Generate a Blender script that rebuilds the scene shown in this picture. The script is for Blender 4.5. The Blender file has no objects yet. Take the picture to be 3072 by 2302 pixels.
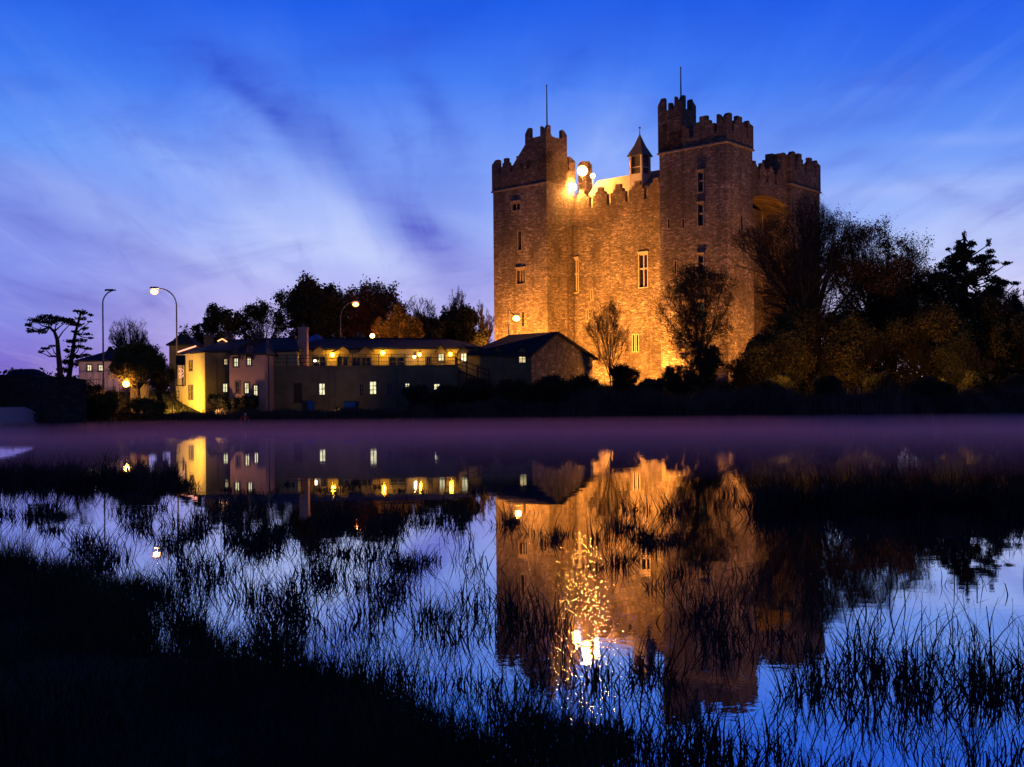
import bpy, math, random
import numpy as np
from mathutils import Vector

random.seed(7)
rng = np.random.default_rng(11)
sc = bpy.context.scene

# ------------------------------------------------------------------ camera
F = 3200.0            # focal length in photo pixels (photo 3072 x 2302)
CX, CY = 1536.0, 1186.0
ROLL = 0.0087
CAMZ = 2.3
cam_d = bpy.data.cameras.new("camera")
cam = bpy.data.objects.new("camera", cam_d)
sc.collection.objects.link(cam)
cam.location = (0, 0, CAMZ)
cam.rotation_euler = (math.pi / 2, ROLL, 0)
cam_d.sensor_width = 36.0
cam_d.sensor_fit = 'HORIZONTAL'
cam_d.lens = 36.0 * F / 3072.0
cam_d.shift_y = (CY - 1151.0) / 3072.0
cam_d.clip_start = 0.05
cam_d.clip_end = 6000
sc.camera = cam

# ------------------------------------------------------------------ render / exposure
sc.render.engine = 'CYCLES'
sc.view_settings.view_transform = 'Standard'
sc.view_settings.look = 'None'
sc.view_settings.exposure = 0.0
sc.view_settings.gamma = 1.0
sc.view_settings.use_curve_mapping = False
sc.cycles.use_denoising = True
sc.cycles.max_bounces = 7
sc.cycles.diffuse_bounces = 3
sc.cycles.glossy_bounces = 4
sc.cycles.transmission_bounces = 3
sc.cycles.volume_bounces = 2
sc.cycles.transparent_max_bounces = 8
sc.cycles.sample_clamp_indirect = 6.0
sc.cycles.blur_glossy = 0.0


def srgb(r, g, b):
    def f(c):
        c /= 255.0
        return c / 12.92 if c <= 0.04045 else ((c + 0.055) / 1.055) ** 2.4
    return (f(r), f(g), f(b), 1.0)


# ------------------------------------------------------------------ node helper
class G:
    """small helper for building node trees with python operators"""
    def __init__(self, nt):
        self.nt = nt

    def n(self, t, **kw):
        nd = self.nt.nodes.new(t)
        for k, v in kw.items():
            setattr(nd, k, v)
        return nd

    def set(self, sock, v):
        if isinstance(v, S):
            self.nt.links.new(v.s, sock)
        elif hasattr(v, 'is_output'):
            self.nt.links.new(v, sock)
        elif v is not None:
            sock.default_value = v

    def m(self, op, a, b=None, c=None, clamp=False):
        nd = self.n('ShaderNodeMath', operation=op)
        nd.use_clamp = clamp
        self.set(nd.inputs[0], a)
        if b is not None:
            self.set(nd.inputs[1], b)
        if c is not None:
            self.set(nd.inputs[2], c)
        return S(self, nd.outputs[0])

    def comb(self, x, y, z):
        nd = self.n('ShaderNodeCombineXYZ')
        for i, v in enumerate((x, y, z)):
            self.set(nd.inputs[i], v)
        return S(self, nd.outputs[0])

    def sep(self, v):
        nd = self.n('ShaderNodeSeparateXYZ')
        self.set(nd.inputs[0], v)
        return [S(self, o) for o in nd.outputs]

    def noise(self, vec, scale=1.0, detail=4.0, rough=0.5, dist=0.0, col=False):
        nd = self.n('ShaderNodeTexNoise')
        self.set(nd.inputs['Vector'], vec)
        nd.inputs['Scale'].default_value = scale
        nd.inputs['Detail'].default_value = detail
        nd.inputs['Roughness'].default_value = rough
        nd.inputs['Distortion'].default_value = dist
        return S(self, nd.outputs['Color' if col else 'Fac'])

    def voro(self, vec, scale=1.0, feature='F1', out='Distance', rnd=1.0):
        nd = self.n('ShaderNodeTexVoronoi', feature=feature)
        self.set(nd.inputs['Vector'], vec)
        nd.inputs['Scale'].default_value = scale
        nd.inputs['Randomness'].default_value = rnd
        return S(self, nd.outputs[out])

    def ramp(self, fac, stops, interp='LINEAR'):
        nd = self.n('ShaderNodeValToRGB')
        cr = nd.color_ramp
        cr.interpolation = interp
        while len(cr.elements) < len(stops):
            cr.elements.new(0.5)
        for e, (p, c) in zip(cr.elements, stops):
            e.position = p
            e.color = c if len(c) == 4 else (*c, 1)
        self.set(nd.inputs[0], fac)
        return S(self, nd.outputs[0])

    def mix(self, fac, a, b, mode='MIX'):
        nd = self.n('ShaderNodeMix', data_type='RGBA', blend_type=mode)
        self.set(nd.inputs[0], fac)
        self.set(nd.inputs[6], a)
        self.set(nd.inputs[7], b)
        return S(self, nd.outputs[2])

    def mr(self, v, a, b, c=0.0, d=1.0, smooth=False):
        nd = self.n('ShaderNodeMapRange')
        if smooth:
            nd.interpolation_type = 'SMOOTHSTEP'
        self.set(nd.inputs[0], v)
        for i, q in enumerate((a, b, c, d)):
            nd.inputs[i + 1].default_value = q
        return S(self, nd.outputs[0])


class S:
    def __init__(self, g, s):
        self.g, self.s = g, s
    def __add__(self, o): return self.g.m('ADD', self, o)
    def __radd__(self, o): return self.g.m('ADD', o, self)
    def __sub__(self, o): return self.g.m('SUBTRACT', self, o)
    def __rsub__(self, o): return self.g.m('SUBTRACT', o, self)
    def __mul__(self, o): return self.g.m('MULTIPLY', self, o)
    def __rmul__(self, o): return self.g.m('MULTIPLY', o, self)
    def __truediv__(self, o): return self.g.m('DIVIDE', self, o)


# ------------------------------------------------------------------ world: dusk sky
world = bpy.data.worlds.new("World")
sc.world = world
world.use_nodes = True
wt = world.node_tree
wt.nodes.clear()
g = G(wt)
tc = g.n('ShaderNodeTexCoord')
X, Y, Z = g.sep(tc.outputs['Generated'])
az = g.m('ARCTAN2', X, Y)                 # 0 straight ahead, + right
el = g.m('ARCSINE', Z)
wn = g.noise(g.comb(az * 3.0, el * 9.0, 0.0), 1.0, 4, 0.55, 0.0, col=True)
wx, wy, wz = g.sep(wn)
azw = az + (wx - 0.5) * 0.06
elw = el + (wy - 0.5) * 0.05
base = g.ramp(g.mr(elw, -0.02, 0.98), [
    (0.00, srgb(176, 136, 200)), (0.045, srgb(180, 150, 218)), (0.10, srgb(184, 180, 242)),
    (0.17, srgb(146, 170, 247)), (0.235, srgb(118, 156, 247)), (0.30, srgb(66, 124, 243)),
    (0.375, srgb(24, 92, 232)), (0.60, srgb(6, 50, 150)), (1.0, srgb(4, 26, 82))])
left = g.ramp(g.mr(elw, -0.02, 0.98), [
    (0.00, srgb(104, 70, 158)), (0.055, srgb(124, 110, 210)), (0.11, srgb(132, 146, 236)),
    (0.17, srgb(132, 152, 238)), (0.24, srgb(100, 152, 248)), (0.31, srgb(54, 118, 240)),
    (0.375, srgb(24, 90, 228)), (0.60, srgb(6, 50, 150)), (1.0, srgb(4, 26, 82))])
right = g.ramp(g.mr(elw, -0.02, 0.98), [
    (0.00, srgb(236, 196, 222)), (0.07, srgb(224, 208, 242)), (0.13, srgb(190, 202, 250)),
    (0.18, srgb(150, 180, 250)), (0.24, srgb(96, 146, 246)), (0.31, srgb(44, 108, 238)),
    (0.375, srgb(12, 88, 236)), (0.60, srgb(6, 50, 150)), (1.0, srgb(4, 26, 82))])
col = g.mix(g.mr(azw, -0.46, -0.24, 1.0, 0.0, True), base, left)
col = g.mix(g.mr(azw, 0.10, 0.40, 0.0, 1.0, True), col, right)
# behind the camera the sky is darker (the east)
# streaks of high cloud on a plane overhead, running away from the viewer
zz = g.m('MAXIMUM', Z, 0.0) + 0.10
pxn = (X + Y * 0.07) / zz
pyn = Y / zz
st = g.noise(g.comb(pxn * 1.9 + 3.1, pyn * 0.42, 1.7), 1.0, 6, 0.55, 0.6)
st2 = g.noise(g.comb(pxn * 5.0, pyn * 0.75 + 2.0, 4.2), 1.0, 5, 0.6, 0.9)
mot = g.noise(g.comb(az * 5.5, el * 13.0 - az * 2.0, 8.0), 1.0, 5, 0.6, 0.8)
dark = g.mr(st, 0.50, 0.68, 0.0, 1.0, True) * 0.34 + g.mr(mot, 0.48, 0.68, 0.0, 1.0, True) * 0.42 + g.mr(st2, 0.50, 0.70, 0.0, 1.0, True) * 0.30
bright = g.mr(st, 0.50, 0.32, 0.0, 1.0, True) * 0.24 + g.mr(st2, 0.48, 0.28, 0.0, 1.0, True) * 0.14


def blob(azc, elc, ang, L, W, amp):
    """a soft elongated patch of cloud at a place in the sky"""
    ca, sa = math.cos(ang), math.sin(ang)
    dx = azw - azc
    dy = elw - elc
    p = (dx * ca + dy * sa) / L
    q = (dy * ca - dx * sa) / W
    e = g.m('EXPONENT', (p * p + q * q) * -1.0)
    return e * amp


def dp(x, y):            # 2212-wide display pixel -> azimuth, elevation
    X0, Y0 = x * 1.3888 - CX, y * 1.3888 - CY
    xx, yy = X0 - ROLL * Y0, Y0 + ROLL * X0
    return math.atan(xx / F), math.atan(-yy / math.hypot(F, xx))


DARK = [(520, 190, 620, 300, 1.0, 26), (560, 180, 800, 400, 1.0, 44), (880, 470, 1000, 570, .75, 70),
        (950, 600, 900, 500, .55, 55), (150, 520, 420, 590, .75, 26), (60, 500, 0, 470, .6, 40),
        (1180, 130, 1320, 60, .6, 50), (1950, 210, 1700, 300, .55, 32), (960, 290, 900, 180, .9, 34), (700, 120, 900, 60, .6, 40),
        (1780, 350, 1860, 330, .45, 14), (60, 640, 300, 660, .6, 40), (930, 380, 1010, 420, .5, 45),
        (300, 60, 500, 130, .5, 45), (1950, 390, 2060, 440, .35, 20)]
BRIGHT = [(300, 320, 600, 420, .32, 50), (560, 500, 780, 560, .8, 60), (700, 430, 820, 560, .6, 50),
          (60, 400, 240, 470, .5, 50), (1330, 240, 1300, 330, .35, 60), (2050, 500, 2212, 480, .6, 60), (1850, 420, 2150, 400, .5, 22), (2000, 300, 2212, 280, .3, 18),
          (350, 560, 620, 610, .45, 26), (1000, 480, 1100, 520, .3, 40)]
for (x0, y0, x1, y1, amp, w) in DARK:
    a0, e0 = dp(x0, y0)
    a1, e1 = dp(x1, y1)
    dark = dark + blob((a0 + a1) / 2, (e0 + e1) / 2, math.atan2(e1 - e0, a1 - a0),
                       math.hypot(a1 - a0, e1 - e0) * 0.7 + 0.02, w / 2304.0, amp)
for (x0, y0, x1, y1, amp, w) in BRIGHT:
    a0, e0 = dp(x0, y0)
    a1, e1 = dp(x1, y1)
    bright = bright + blob((a0 + a1) / 2, (e0 + e1) / 2, math.atan2(e1 - e0, a1 - a0),
                           math.hypot(a1 - a0, e1 - e0) * 0.7 + 0.02, w / 2304.0, amp)
fine = g.noise(g.comb(az * 8.0 + el * 10.0, el * 46.0, 0.3), 1.0, 5, 0.6, 0.3)
edge = g.mr(fine, 0.3, 0.7, 0.7, 1.25)
dark = g.m('MULTIPLY', dark, edge)
fade = g.mr(el, 0.16, 0.40, 1.0, 0.25)
col_b = g.ramp(g.mr(el, 0.0, 0.36), [(0.0, srgb(214, 190, 236)), (0.35, srgb(194, 206, 252)),
                                    (0.7, srgb(156, 184, 253)), (1.0, srgb(60, 130, 250))])
col_d = g.ramp(g.mr(el, 0.0, 0.36), [(0.0, srgb(104, 84, 170)), (0.35, srgb(96, 100, 204)),
                                    (0.7, srgb(56, 88, 208)), (1.0, srgb(14, 72, 214))])
col = g.mix(g.m('MULTIPLY', bright, g.mr(el, 0.22, 0.38, 0.85, 0.22), clamp=True), col, col_b)
col = g.mix(g.m('MULTIPLY', dark, 0.50, clamp=True), col, col_d)
# a physical twilight sky laid under the painted-out cloud colours
sky = g.n('ShaderNodeTexSky')
sky.sky_type = 'NISHITA'
sky.sun_disc = False
sky.sun_elevation = math.radians(-3.0)
sky.sun_rotation = math.radians(20.0)
skyc = g.mix(1.0, S(g, sky.outputs[0]), (0.05, 0.05, 0.05, 1), 'MULTIPLY')
tot = g.mix(1.0, col, skyc, 'ADD')
bg = g.n('ShaderNodeBackground')
g.set(bg.inputs[0], tot)
g.set(bg.inputs[1], g.mr(Y, -0.35, 0.55, 0.30, 1.0, True))
wo = g.n('ShaderNodeOutputWorld')
wt.links.new(bg.outputs[0], wo.inputs[0])
world.cycles.sampling_method = 'MANUAL'
world.cycles.sample_map_resolution = 512


# ------------------------------------------------------------------ helpers
def W(px, py, D):
    """photo pixel (3072 wide) at distance D -> world point"""
    a, b = px - CX, py - CY
    x, y = a - ROLL * b, b + ROLL * a
    return Vector((x * D / F, D, CAMZ - y * D / F))


def WX(px, D, py=1100):
    return W(px, py, D).x


def WZ(px, py, D):
    return W(px, py, D).z


def material(name, fn, rough=0.85, spec=0.2, metallic=0.0):
    m = bpy.data.materials.new(name)
    m.use_nodes = True
    nt = m.node_tree
    nt.nodes.clear()
    gg = G(nt)
    out = gg.n('ShaderNodeOutputMaterial')
    bs = gg.n('ShaderNodeBsdfPrincipled')
    bs.inputs['Roughness'].default_value = rough
    bs.inputs['Specular IOR Level'].default_value = spec
    bs.inputs['Metallic'].default_value = metallic
    nt.links.new(bs.outputs[0], out.inputs[0])
    fn(gg, bs, out)
    return m


def noisy(name, c0, c1, scale=2.0, rough=0.85, spec=0.2, bump=0.0, metallic=0.0, zs=1.0):
    def fn(gg, bs, out):
        t = gg.n('ShaderNodeTexCoord')
        x, y, z = gg.sep(t.outputs['Object'])
        v = gg.comb(x, y, z * zs)
        n1 = gg.noise(v, scale, 6, 0.6)
        c = gg.mix(gg.mr(n1, 0.3, 0.7), (*c0, 1), (*c1, 1))
        gg.set(bs.inputs['Base Color'], c)
        if bump:
            bn = gg.n('ShaderNodeBump')
            bn.inputs['Strength'].default_value = bump
            bn.inputs['Distance'].default_value = 0.05
            gg.set(bn.inputs['Height'], gg.noise(v, scale * 4, 4, 0.6))
            gg.nt.links.new(bn.outputs[0], bs.inputs['Normal'])
    return material(name, fn, rough, spec, metallic)


def emitter(name, colr, strength, texture=False):
    def fn(gg, bs, out):
        bs.inputs['Base Color'].default_value = (0.1, 0.1, 0.1, 1)
        bs.inputs['Emission Color'].default_value = (*colr, 1)
        if texture:
            t = gg.n('ShaderNodeTexCoord')
            n1 = gg.noise(t.outputs['Object'], 2.3, 3, 0.5)
            gg.set(bs.inputs['Emission Strength'], gg.mr(n1, 0.3, 0.7, strength * 0.45, strength * 1.2))
        else:
            bs.inputs['Emission Strength'].default_value = strength
    return material(name, fn)


def lamp_glare(name, colr, strength, edge=1.0, pw=7.0):
    """lamp globe: emission shaped as a hot core with a warm glare halo"""
    def fn(gg, bs, out):
        bs.inputs['Base Color'].default_value = (0.1, 0.1, 0.1, 1)
        lw = gg.n('ShaderNodeLayerWeight')
        lw.inputs[0].default_value = 0.5
        core = gg.m('POWER', 1.0 - S(gg, lw.outputs['Facing']), pw)
        ec = (min(1, colr[0]), colr[1] * 0.62, colr[2] * 0.35, 1)  # orange rim stands in for the halo round the lamp
        gg.set(bs.inputs['Emission Color'], gg.mix(core, ec, (*colr, 1)))
        gg.set(bs.inputs['Emission Strength'], core * strength + edge)
    return material(name, fn)


UA = math.radians(41.7)
U = Vector((-math.cos(UA), math.sin(UA), 0))      # along the castle front, to the left
V = Vector((math.sin(UA), math.cos(UA), 0))       # into the castle's depth


def stone_fn(frame, lo, hi, bw=0.62, bh=0.27, bump=0.7):
    def fn(gg, bs, out):
        t = gg.n('ShaderNodeTexCoord')
        x, y, z = gg.sep(t.outputs['Object'])
        if frame:
            s = x * (U.x + V.x) + y * (U.y + V.y)
        else:
            s = x + y * 0.8
        wob = gg.noise(gg.comb(s, z, 0.0), 0.9, 3, 0.5)
        zc = z + (wob - 0.5) * 0.35
        wob2 = gg.noise(gg.comb(s * .6, z * .6, 3.0), 1.0, 3, 0.6)
        v = gg.comb(s / bw + (wob2 - 0.5) * 3.2, zc / bh + (wob - 0.5) * 2.4, 0.0)
        cid = gg.voro(v, 1.0, 'F1', 'Color', 1.0)
        cr, cg, cb = gg.sep(cid)
        ed = gg.voro(v, 1.0, 'DISTANCE_TO_EDGE', 'Distance', 1.0)
        big = gg.noise(gg.comb(s * 0.22, z * 0.16, 0.0), 1.0, 5, 0.6)
        c = gg.ramp(cr, [(0.0, lo), (0.55, tuple(0.5 * (a + b) for a, b in zip(lo, hi))), (0.85, hi),
                         (1.0, tuple(min(0.6, q * 1.35) for q in hi))])
        c = gg.mix(gg.mr(big, 0.42, 0.60, 0.0, 0.75), c, tuple(q * 0.55 for q in lo) + (1,))
        mott = gg.noise(gg.comb(s * 1.5, z * 3.6, 1.0), 1.0, 5, 0.75)
        c = gg.mix(gg.mr(mott, 0.49, 0.64, 0.0, 0.7), c, tuple(q * 0.45 for q in lo) + (1,))
        c = gg.mix(gg.mr(mott, 0.44, 0.32, 0.0, 0.55), c, tuple(min(0.6, q * 1.35) for q in hi) + (1,))
        streak = gg.noise(gg.comb(s * 0.9, z * 0.05, 2.0), 1.0, 4, 0.6)
        c = gg.mix(gg.mr(streak, 0.52, 0.70, 0.0, 0.65), c, tuple(q * 0.4 for q in lo) + (1,))
        c = gg.mix(gg.mr(ed, 0.0, 0.09, 0.7, 0.0), c, tuple(q * 0.45 for q in lo) + (1,))
        gg.set(bs.inputs['Base Color'], c)
        h = gg.mr(ed, 0.0, 0.16, 0.0, 1.0) * (cg * 0.6 + 0.4) + gg.noise(gg.comb(s, z, 0.0), 9.0, 3, 0.6) * 0.3
        bn = gg.n('ShaderNodeBump')
        bn.inputs['Strength'].default_value = bump
        bn.inputs['Distance'].default_value = 0.10
        gg.set(bn.inputs['Height'], h)
        gg.nt.links.new(bn.outputs[0], bs.inputs['Normal'])
    return fn


M = {}
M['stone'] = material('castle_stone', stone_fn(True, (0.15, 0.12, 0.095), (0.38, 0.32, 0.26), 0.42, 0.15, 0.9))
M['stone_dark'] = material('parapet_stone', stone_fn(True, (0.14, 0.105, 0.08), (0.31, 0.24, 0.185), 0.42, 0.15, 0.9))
M['ashlar'] = noisy('dressed_stone', (0.34, 0.30, 0.25), (0.46, 0.41, 0.34), 3, 0.8, 0.2, 0.3)
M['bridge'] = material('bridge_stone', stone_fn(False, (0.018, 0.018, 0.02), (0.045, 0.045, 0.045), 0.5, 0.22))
M['rubble'] = material('outbuilding_stone', stone_fn(False, (0.12, 0.10, 0.08), (0.30, 0.26, 0.22)))
M['jamb'] = noisy('window_stone', (0.20, 0.165, 0.13), (0.34, 0.28, 0.22), 3, 0.85, 0.15, 0.4)
M['slate'] = noisy('dark_slate', (0.016, 0.018, 0.026), (0.045, 0.046, 0.055), 2.2, 0.8, 0.15, 0.5, zs=4)
M['roofstone'] = noisy('stone_roof', (0.14, 0.12, 0.095), (0.26, 0.22, 0.17), 2.5, 0.85, 0.2, 0.6, zs=4)
M['spire'] = noisy('spire_slate', (0.05, 0.045, 0.045), (0.10, 0.09, 0.085), 3, 0.7, 0.3, 0.4)
M['plaster'] = noisy('rose_plaster', (0.42, 0.24, 0.20), (0.54, 0.32, 0.25), 1.4, 0.9, 0.15, 0.3)
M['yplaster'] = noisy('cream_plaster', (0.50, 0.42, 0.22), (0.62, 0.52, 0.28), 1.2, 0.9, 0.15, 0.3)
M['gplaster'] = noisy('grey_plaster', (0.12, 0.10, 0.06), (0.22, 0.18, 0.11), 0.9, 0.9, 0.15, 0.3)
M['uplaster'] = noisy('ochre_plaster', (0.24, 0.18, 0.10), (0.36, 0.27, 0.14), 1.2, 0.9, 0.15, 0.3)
M['pplaster'] = noisy('pink_plaster', (0.55, 0.36, 0.34), (0.65, 0.44, 0.40), 1.2, 0.9, 0.15, 0.2)
M['wood'] = noisy('dark_wood', (0.03, 0.022, 0.018), (0.07, 0.05, 0.04), 5, 0.7, 0.3, 0.2)
M['frame'] = noisy('window_frame', (0.10, 0.09, 0.08), (0.18, 0.16, 0.14), 5, 0.6, 0.3)
M['iron'] = noisy('painted_steel', (0.10, 0.09, 0.10), (0.16, 0.15, 0.16), 6, 0.5, 0.4, 0.0, 0.3)
M['black'] = noisy('black_iron', (0.012, 0.012, 0.014), (0.03, 0.03, 0.03), 6, 0.5, 0.4)
M['glass'] = noisy('dark_glass', (0.006, 0.008, 0.016), (0.015, 0.018, 0.03), 2, 0.12, 0.6)
M['lit'] = emitter('lit_window', (1.0, 0.78, 0.34), 1.0, True)
M['litw'] = emitter('lit_window_white', (1.0, 0.90, 0.52), 1.35, True)
M['litg'] = emitter('lit_window_green', (0.45, 0.62, 0.35), 0.35, True)
M['asphalt'] = noisy('asphalt', (0.04, 0.04, 0.042), (0.06, 0.06, 0.062), 8, 0.9)
M['bark'] = noisy('bark', (0.035, 0.026, 0.02), (0.075, 0.058, 0.045), 6, 0.95, 0.1, 0.4, zs=0.4)
M['carpaint'] = noisy('dark_car_paint', (0.012, 0.014, 0.03), (0.02, 0.022, 0.045), 2, 0.25, 0.5)
M['tyre'] = noisy('rubber', (0.012, 0.012, 0.012), (0.02, 0.02, 0.02), 8)
M['white'] = noisy('white_paint', (0.7, 0.7, 0.7), (0.8, 0.8, 0.8), 4)
M['blue'] = noisy('blue_plastic', (0.01, 0.06, 0.34), (0.015, 0.08, 0.42), 4, 0.8, 0.05)
M['red'] = noisy('red_paint', (0.5, 0.04, 0.02), (0.6, 0.06, 0.03), 4, 0.6)
M['mud'] = noisy('mud_bank', (0.018, 0.017, 0.012), (0.045, 0.04, 0.028), 0.8, 0.95, 0.05, 0.5)
M['grassland'] = noisy('rough_grass', (0.015, 0.025, 0.010), (0.045, 0.055, 0.022), 0.5, 0.95, 0.05, 0.6)


def leafmat(name, c0, c1, scale=0.7):
    def fn(gg, bs, out):
        t = gg.n('ShaderNodeTexCoord')
        n1 = gg.noise(t.outputs['Object'], scale, 4, 0.6)
        n2 = gg.noise(t.outputs['Object'], 5.0, 2, 0.6)
        c = gg.mix(gg.mr(n1 * 0.6 + n2 * 0.4, 0.38, 0.62), (*c0, 1), (*c1, 1))
        gg.set(bs.inputs['Base Color'], c)
    return material(name, fn, 0.8, 0.15)


M['leaf_dark'] = leafmat('dark_foliage', (0.022, 0.026, 0.016), (0.070, 0.070, 0.032))
M['leaf_olive'] = leafmat('olive_foliage', (0.03, 0.036, 0.014), (0.20, 0.15, 0.035), 0.9)
M['leaf_rust'] = leafmat('rust_foliage', (0.08, 0.045, 0.02), (0.28, 0.13, 0.05))
M['leaf_gold'] = leafmat('golden_foliage', (0.20, 0.13, 0.02), (0.46, 0.30, 0.05))
M['leaf_green'] = leafmat('green_foliage', (0.03, 0.045, 0.018), (0.08, 0.09, 0.03))
M['needle'] = leafmat('pine_needles', (0.008, 0.014, 0.012), (0.022, 0.032, 0.024))
M['reed'] = leafmat('dry_reed', (0.010, 0.008, 0.008), (0.045, 0.032, 0.024), 2.0)
M['grass'] = leafmat('marsh_grass', (0.008, 0.016, 0.010), (0.030, 0.050, 0.022), 1.5)
M['bankreed'] = leafmat('bank_reed', (0.03, 0.026, 0.024), (0.13, 0.10, 0.075), 0.25)


class MB:
    def __init__(self):
        self.v, self.f, self.k = [], [], 0

    def add(self, verts, faces):
        verts = np.asarray(verts, float).reshape(-1, 3)
        self.v.append(verts)
        for f in faces:
            self.f.append(tuple(i + self.k for i in f))
        self.k += len(verts)

    def obox(self, o, a, b, c):
        """box from corner o with edge vectors a, b, c"""
        o, a, b, c = (np.array(q, float) for q in (o, a, b, c))
        vs = [o, o + a, o + a + b, o + b, o + c, o + a + c, o + a + b + c, o + b + c]
        fs = [(0, 3, 2, 1), (4, 5, 6, 7), (0, 1, 5, 4), (1, 2, 6, 5), (2, 3, 7, 6), (3, 0, 4, 7)]
        if np.dot(np.cross(a, b), c) < 0:
            fs = [f[::-1] for f in fs]
        self.add(vs, fs)

    def box(self, x0, x1, y0, y1, z0, z1):
        self.obox((x0, y0, z0), (x1 - x0, 0, 0), (0, y1 - y0, 0), (0, 0, z1 - z0))

    def prism(self, poly, z0, z1):
        n = len(poly)
        vs = [(p[0], p[1], z0) for p in poly] + [(p[0], p[1], z1) for p in poly]
        fs = [tuple(range(n))[::-1], tuple(range(n, 2 * n))]
        fs += [(i, (i + 1) % n, n + (i + 1) % n, n + i) for i in range(n)]
        self.add(vs, fs)

    def tube(self, pts, rad, n=8, cap=True):
        pts = [Vector(p) for p in pts]
        if not hasattr(rad, '__len__'):
            rad = [rad] * len(pts)
        vs, fs = [], []
        for i, p in enumerate(pts):
            d = (pts[min(i + 1, len(pts) - 1)] - pts[max(i - 1, 0)]).normalized()
            q = d.cross(Vector((0, 0, 1)))
            if q.length < 1e-3:
                q = d.cross(Vector((0, 1, 0)))
            q.normalize()
            r = d.cross(q)
            for j in range(n):
                t = 2 * math.pi * j / n
                vs.append(p + (q * math.cos(t) + r * math.sin(t)) * rad[i])
        for i in range(len(pts) - 1):
            for j in range(n):
                a, b = i * n + j, i * n + (j + 1) % n
                fs.append((a, b, b + n, a + n))
        if cap:
            fs.append(tuple(range(n))[::-1])
            fs.append(tuple((len(pts) - 1) * n + j for j in range(n)))
        self.add([tuple(v) for v in vs], fs)

    def lathe(self, c, prof, n=16):
        """profile of (radius, z) about a vertical axis at c"""
        vs, fs = [], []
        for r, z in prof:
            for j in range(n):
                t = 2 * math.pi * j / n
                vs.append((c[0] + r * math.cos(t), c[1] + r * math.sin(t), c[2] + z))
        for i in range(len(prof) - 1):
            for j in range(n):
                a, b = i * n + j, i * n + (j + 1) % n
                fs.append((a, b, b + n, a + n))
        fs.append(tuple(range(n))[::-1])
        fs.append(tuple((len(prof) - 1) * n + j for j in range(n)))
        self.add(vs, fs)

    def sphere(self, c, r, n=14, m=9, sz=1.0):
        prof = [(max(0.002, r * math.sin(math.pi * i / m)), -r * sz * math.cos(math.pi * i / m)) for i in range(m + 1)]
        self.lathe(c, prof, n)

    def build(self, name, m, parent=None, smooth=False):
        me = bpy.data.meshes.new(name)
        v = np.concatenate(self.v)
        base = root_loc(parent)
        me.from_pydata((v - np.array(base)).tolist(), [], self.f)
        me.materials.append(m)
        if smooth:
            me.polygons.foreach_set('use_smooth', [True] * len(me.polygons))
        me.update()
        o = bpy.data.objects.new(name, me)
        sc.collection.objects.link(o)
        if parent:
            o.parent = parent
        return o


def root_loc(o):
    if o is None:
        return (0, 0, 0)
    while o.parent:
        o = o.parent
    return tuple(o.location)


def npmesh(name, verts, quads, mat, parent=None):
    """fast quad mesh from numpy arrays (world coordinates)"""
    base = np.array(root_loc(parent))
    verts = (verts - base).astype(np.float32)
    me = bpy.data.meshes.new(name)
    nv, nf = len(verts), len(quads)
    me.vertices.add(nv)
    me.vertices.foreach_set('co', verts.ravel())
    me.loops.add(nf * 4)
    me.loops.foreach_set('vertex_index', quads.astype(np.int32).ravel())
    me.polygons.add(nf)
    me.polygons.foreach_set('loop_start', np.arange(0, nf * 4, 4, dtype=np.int32))
    me.update(calc_edges=True)
    me.validate()
    me.materials.append(mat)
    o = bpy.data.objects.new(name, me)
    sc.collection.objects.link(o)
    if parent:
        o.parent = parent
    return o


def tag(o, label, cat, group=None, kind=None):
    if label:
        o['label'] = label
    if cat:
        o['category'] = cat
    if group:
        o['group'] = group
    if kind:
        o['kind'] = kind
    return o


def thing(name, loc, label, cat, group=None):
    o = bpy.data.objects.new(name, None)
    o.empty_display_size = 0.5
    sc.collection.objects.link(o)
    o.location = loc
    return tag(o, label, cat, group)


def structure(o):
    o['kind'] = 'structure'
    return o


SODIUM = (1.0, 0.335, 0.045)
YELLOW = (1.0, 0.60, 0.03)


def point(name, loc, energy, colr, r=0.15, parent=None):
    l = bpy.data.lights.new(name, 'POINT')
    l.energy = energy
    l.color = colr
    l.shadow_soft_size = r
    o = bpy.data.objects.new(name, l)
    sc.collection.objects.link(o)
    o.location = Vector(loc) - Vector(root_loc(parent))
    if parent:
        o.parent = parent
    return o


def spot(name, loc, aim, energy, colr, ang=90, blend=0.7, r=0.2, parent=None):
    l = bpy.data.lights.new(name, 'SPOT')
    l.energy = energy
    l.color = colr
    l.spot_size = math.radians(ang)
    l.spot_blend = blend
    l.shadow_soft_size = r
    o = bpy.data.objects.new(name, l)
    sc.collection.objects.link(o)
    o.location = Vector(loc) - Vector(root_loc(parent))
    o.rotation_euler = (Vector(aim) - Vector(loc)).to_track_quat('-Z', 'Y').to_euler()
    if parent:
        o.parent = parent
    return o


# ------------------------------------------------------------------ ground, banks, water
def smooth(a, b, x):
    t = np.clip((x - a) / (b - a), 0, 1)
    return t * t * (3 - 2 * t)


_ph = rng.uniform(0, 6.28, 40)


def wob(x, y, s=1.0):
    return (np.sin(x * .31 * s + _ph[0]) + np.sin(y * .27 * s + _ph[1]) + np.sin((x + y) * .53 * s + _ph[2]) * .6
            + np.sin((x - y) * .91 * s + _ph[3]) * .4) / 3.0


def shore(x):
    """y of the far waterline"""
    s = 85.5 + 0.6 * np.sin(x * 0.21) + 0.35 * np.sin(x * 0.77 + 1)
    s = s + 400 * smooth(-34.5, -38.5, x) * 1.0
    return s


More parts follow.
